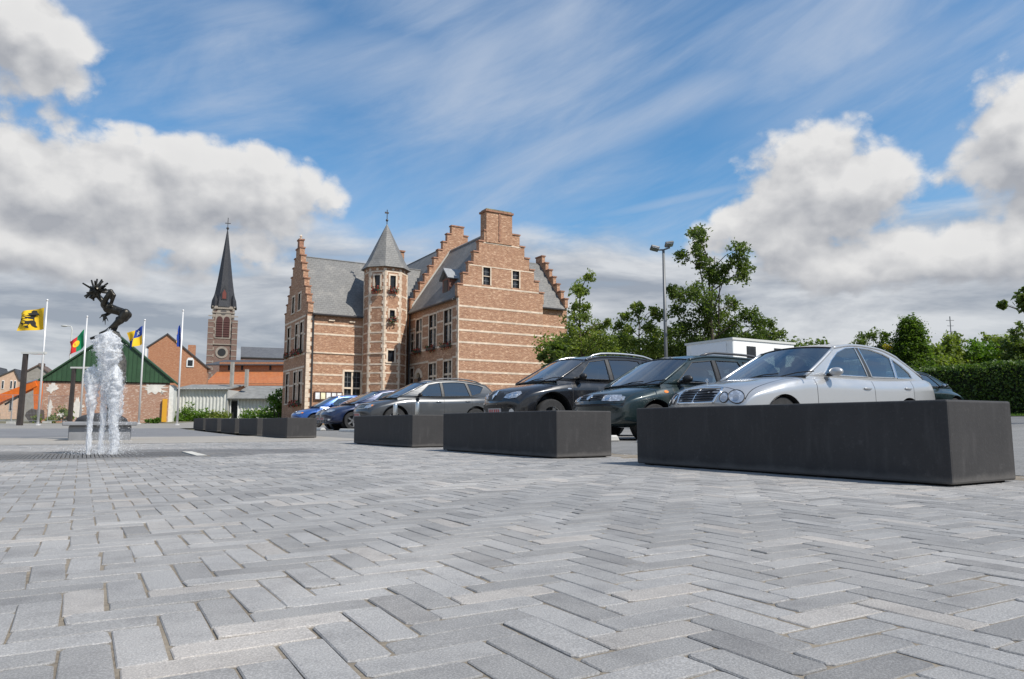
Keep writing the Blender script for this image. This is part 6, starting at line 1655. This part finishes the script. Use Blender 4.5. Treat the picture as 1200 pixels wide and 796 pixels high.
# hedge along the street
hx = 29.6
hg = thing('hedge', 'long clipped dark green hedge along the street', 'hedge', (hx, 0, 0))
core = MB(); yy = frange(-2, 24, 1.0)
for y in yy:
    g = G(hx, y); core.v += [(-.5, y, g - .1), (.5, y, g - .1), (.45, y, g + 1.74), (-.45, y, g + 1.74)]
for i in range(len(yy) - 1):
    for q in range(4): A = i * 4 + q; B = i * 4 + (q + 1) % 4; core.f.append((A, B, B + 4, A + 4))
core.f += [(0, 1, 2, 3), tuple(len(core.v) - 4 + q for q in range(4))]
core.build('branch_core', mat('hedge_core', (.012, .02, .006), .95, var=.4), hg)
rq = random.Random(9); mb = MB(); rn = []
for _ in range(26000):
    y = rq.uniform(-2.2, 24.2); g = G(hx, y); f = rq.random(); bump = .12 * noise.noise(Vector((y * .9, f * 3, 0)))
    if f < .68: p = Vector((-.58 - bump + rq.gauss(0, .05), y, g + rq.uniform(0, 1.88)))
    else: p = Vector((rq.uniform(-.6, .6), y, g + 1.84 + bump + abs(rq.gauss(0, .05))))
    a = Vector((rq.gauss(-.4, 1), rq.gauss(0, 1), rq.gauss(.5, 1))).normalized(); b = Matrix.Rotation(rq.uniform(0, 6.28), 3, a) @ a.orthogonal().normalized(); e = a.cross(b); s = .06 * rq.uniform(.6, 1.3)
    mb.add([p - b * s, p + e * s * .6, p + b * s, p - e * s * .6], [(0, 1, 2, 3)]); rn.append(rq.random())
o = mb.build('foliage', L_con, hg, False, False); at = o.data.attributes.new('rnd', 'FLOAT', 'FACE'); at.data.foreach_set('value', rn)
# grass on the verge
gm_ = MB(); rn = []
for _ in range(16000):
    x, y = rq.uniform(27.9, 29.0), rq.uniform(-1, 20); g = G(x, y) + .02; h = rq.uniform(.03, .09); a = rq.uniform(0, 6.28); w = .008
    gm_.add([(x - w * cos(a), y - w * sin(a), g), (x + w * cos(a), y + w * sin(a), g), (x + rq.gauss(0, .02), y + rq.gauss(0, .02), g + h)], [(0, 1, 2)]); rn.append(rq.random())
go = gm_.build('grass', L_lime, None, False, False); stuff(go); tag(go, 'short grass on the verge along the hedge', 'grass'); at = go.data.attributes.new('rnd', 'FLOAT', 'FACE'); at.data.foreach_set('value', rn)
# conifer and the growth behind the hedge
Z = 32; k = Z / 850; cf = face('conifer', 'dense cone-shaped evergreen standing over the hedge', 'tree', 1073, Z, None, .05); zt_ = zat(377, Z, cf)
MB().tube([(0, 0, 0), (0, 0, zt_ * .9)], [.12, .02], 7).build('trunk', bark, cf); cl = []
rq = random.Random(4)
for _ in range(190):
    t_ = rq.random() ** .85; z = .25 + t_ * (zt_ - .3); r_ = (1.25 * (1 - t_) ** .75 + .10); a = rq.uniform(0, 6.28); d = r_ * rq.uniform(.55, 1.); cl.append((Vector((d * cos(a), d * sin(a), z)), rq.uniform(.22, .36)))
leaves('crown', cf, cl, 760, .06, L_con, 5, .8)
for i, (px, Z, tops, m, lab) in enumerate(((1030, 52, [(1022, 395), (1030, 392), (1040, 396), (1012, 402)], L_dark, 'distant dark treetop left of the cone-shaped evergreen'), (1048, 46, [(1047, 408), (1054, 414), (1040, 416)], L_yel, 'yellow-flowering shrub beside the cone-shaped evergreen'),
        (1100, 42, [(1093, 398), (1090, 408), (1104, 412), (1098, 420)], L_mid, 'loose young tree just behind the cone-shaped evergreen'), (1122, 44, [(1112, 398), (1118, 404), (1128, 396), (1130, 406), (1110, 412), (1122, 416)], L_mid, 'twin-topped green tree below the aerial mast'),
        (1148, 44, [(1142, 406), (1150, 410), (1160, 404), (1146, 418), (1158, 418)], L_lime, 'lime green shrub over the hedge'), (1178, 45, [(1168, 402), (1180, 408), (1174, 396), (1188, 398), (1184, 414)], L_mid, 'ragged shrub with reddish tips over the hedge'), (1204, 42, [(1198, 390), (1206, 384), (1194, 402), (1210, 398), (1202, 412)], L_dark, 'dark tree at the far end of the hedge'))):
    cl = []
    rq = random.Random(i + 60)
    for (a, b) in tops:
        cl.append((a, b, 7 if m is not L_yel else 5))
        for _ in range(5): cl.append((a + rq.uniform(-9, 9), b + rq.uniform(6, 60), rq.uniform(7, 12) * (.6 if m is L_yel else 1)))
    shrub('background_tree', lab, px, Z, cl, m, 480, .11, 300 + i, 'trees and shrubs behind the hedge', 'tree')
# tree leaning in at the right-hand edge
re_ = [(1206, 350, 7), (1210, 360, 8), (1201, 354, 4), (1212, 340, 6), (1207, 376, 4), (1232, 348, 9), (1270, 320, 16), (1295, 300, 20), (1310, 330, 22), (1285, 355, 15), (1320, 290, 24)]
tree('broadleaf_tree', 'dark leafy branch of a tree reaching over the street', 'tree', 1302, 19, 300, .12, re_, L_dark, 900, .075, 71, None, .5)
# shrubs at the foot of the sheds
for i, (px, Z, cl, m, lab) in enumerate(((218, 66, [(210, 486, 7), (220, 484, 8), (230, 488, 7), (240, 486, 7), (202, 490, 6), (216, 492, 8)], L_lime, 'weedy light green shrub before the white shed'), (252, 66, [(246, 487, 7), (256, 488, 7), (264, 489, 6), (250, 492, 8)], L_mid, 'low green shrub before the shed doorway'), (300, 64, [(286, 490, 6), (296, 488, 7), (306, 486, 8), (316, 485, 8), (292, 493, 7)], L_lime, 'long grassy shrub below the shed end wall'),
        (324, 58, [(322, 466, 6), (328, 464, 7), (321, 474, 8), (329, 475, 8), (324, 484, 9), (318, 490, 8), (330, 488, 8)], L_lime, 'tall bright green bush at the corner of the manor'), (75, 58, [(72, 482, 5), (78, 484, 5), (74, 490, 6)], L_mid, 'small green bush at the foot of the barn wall'), (52, 57, [(48, 490, 5), (56, 491, 5), (62, 492, 4)], L_mid, 'low weeds beside the barn corner'), (176, 58, [(170, 494, 3), (180, 494, 3), (186, 493, 3)], L_lime, 'thin weeds along the barn wall'))):
    shrub('shrub', lab, px, Z, cl, m, 330, .13, 500 + i, 'shrubs along the old sheds')
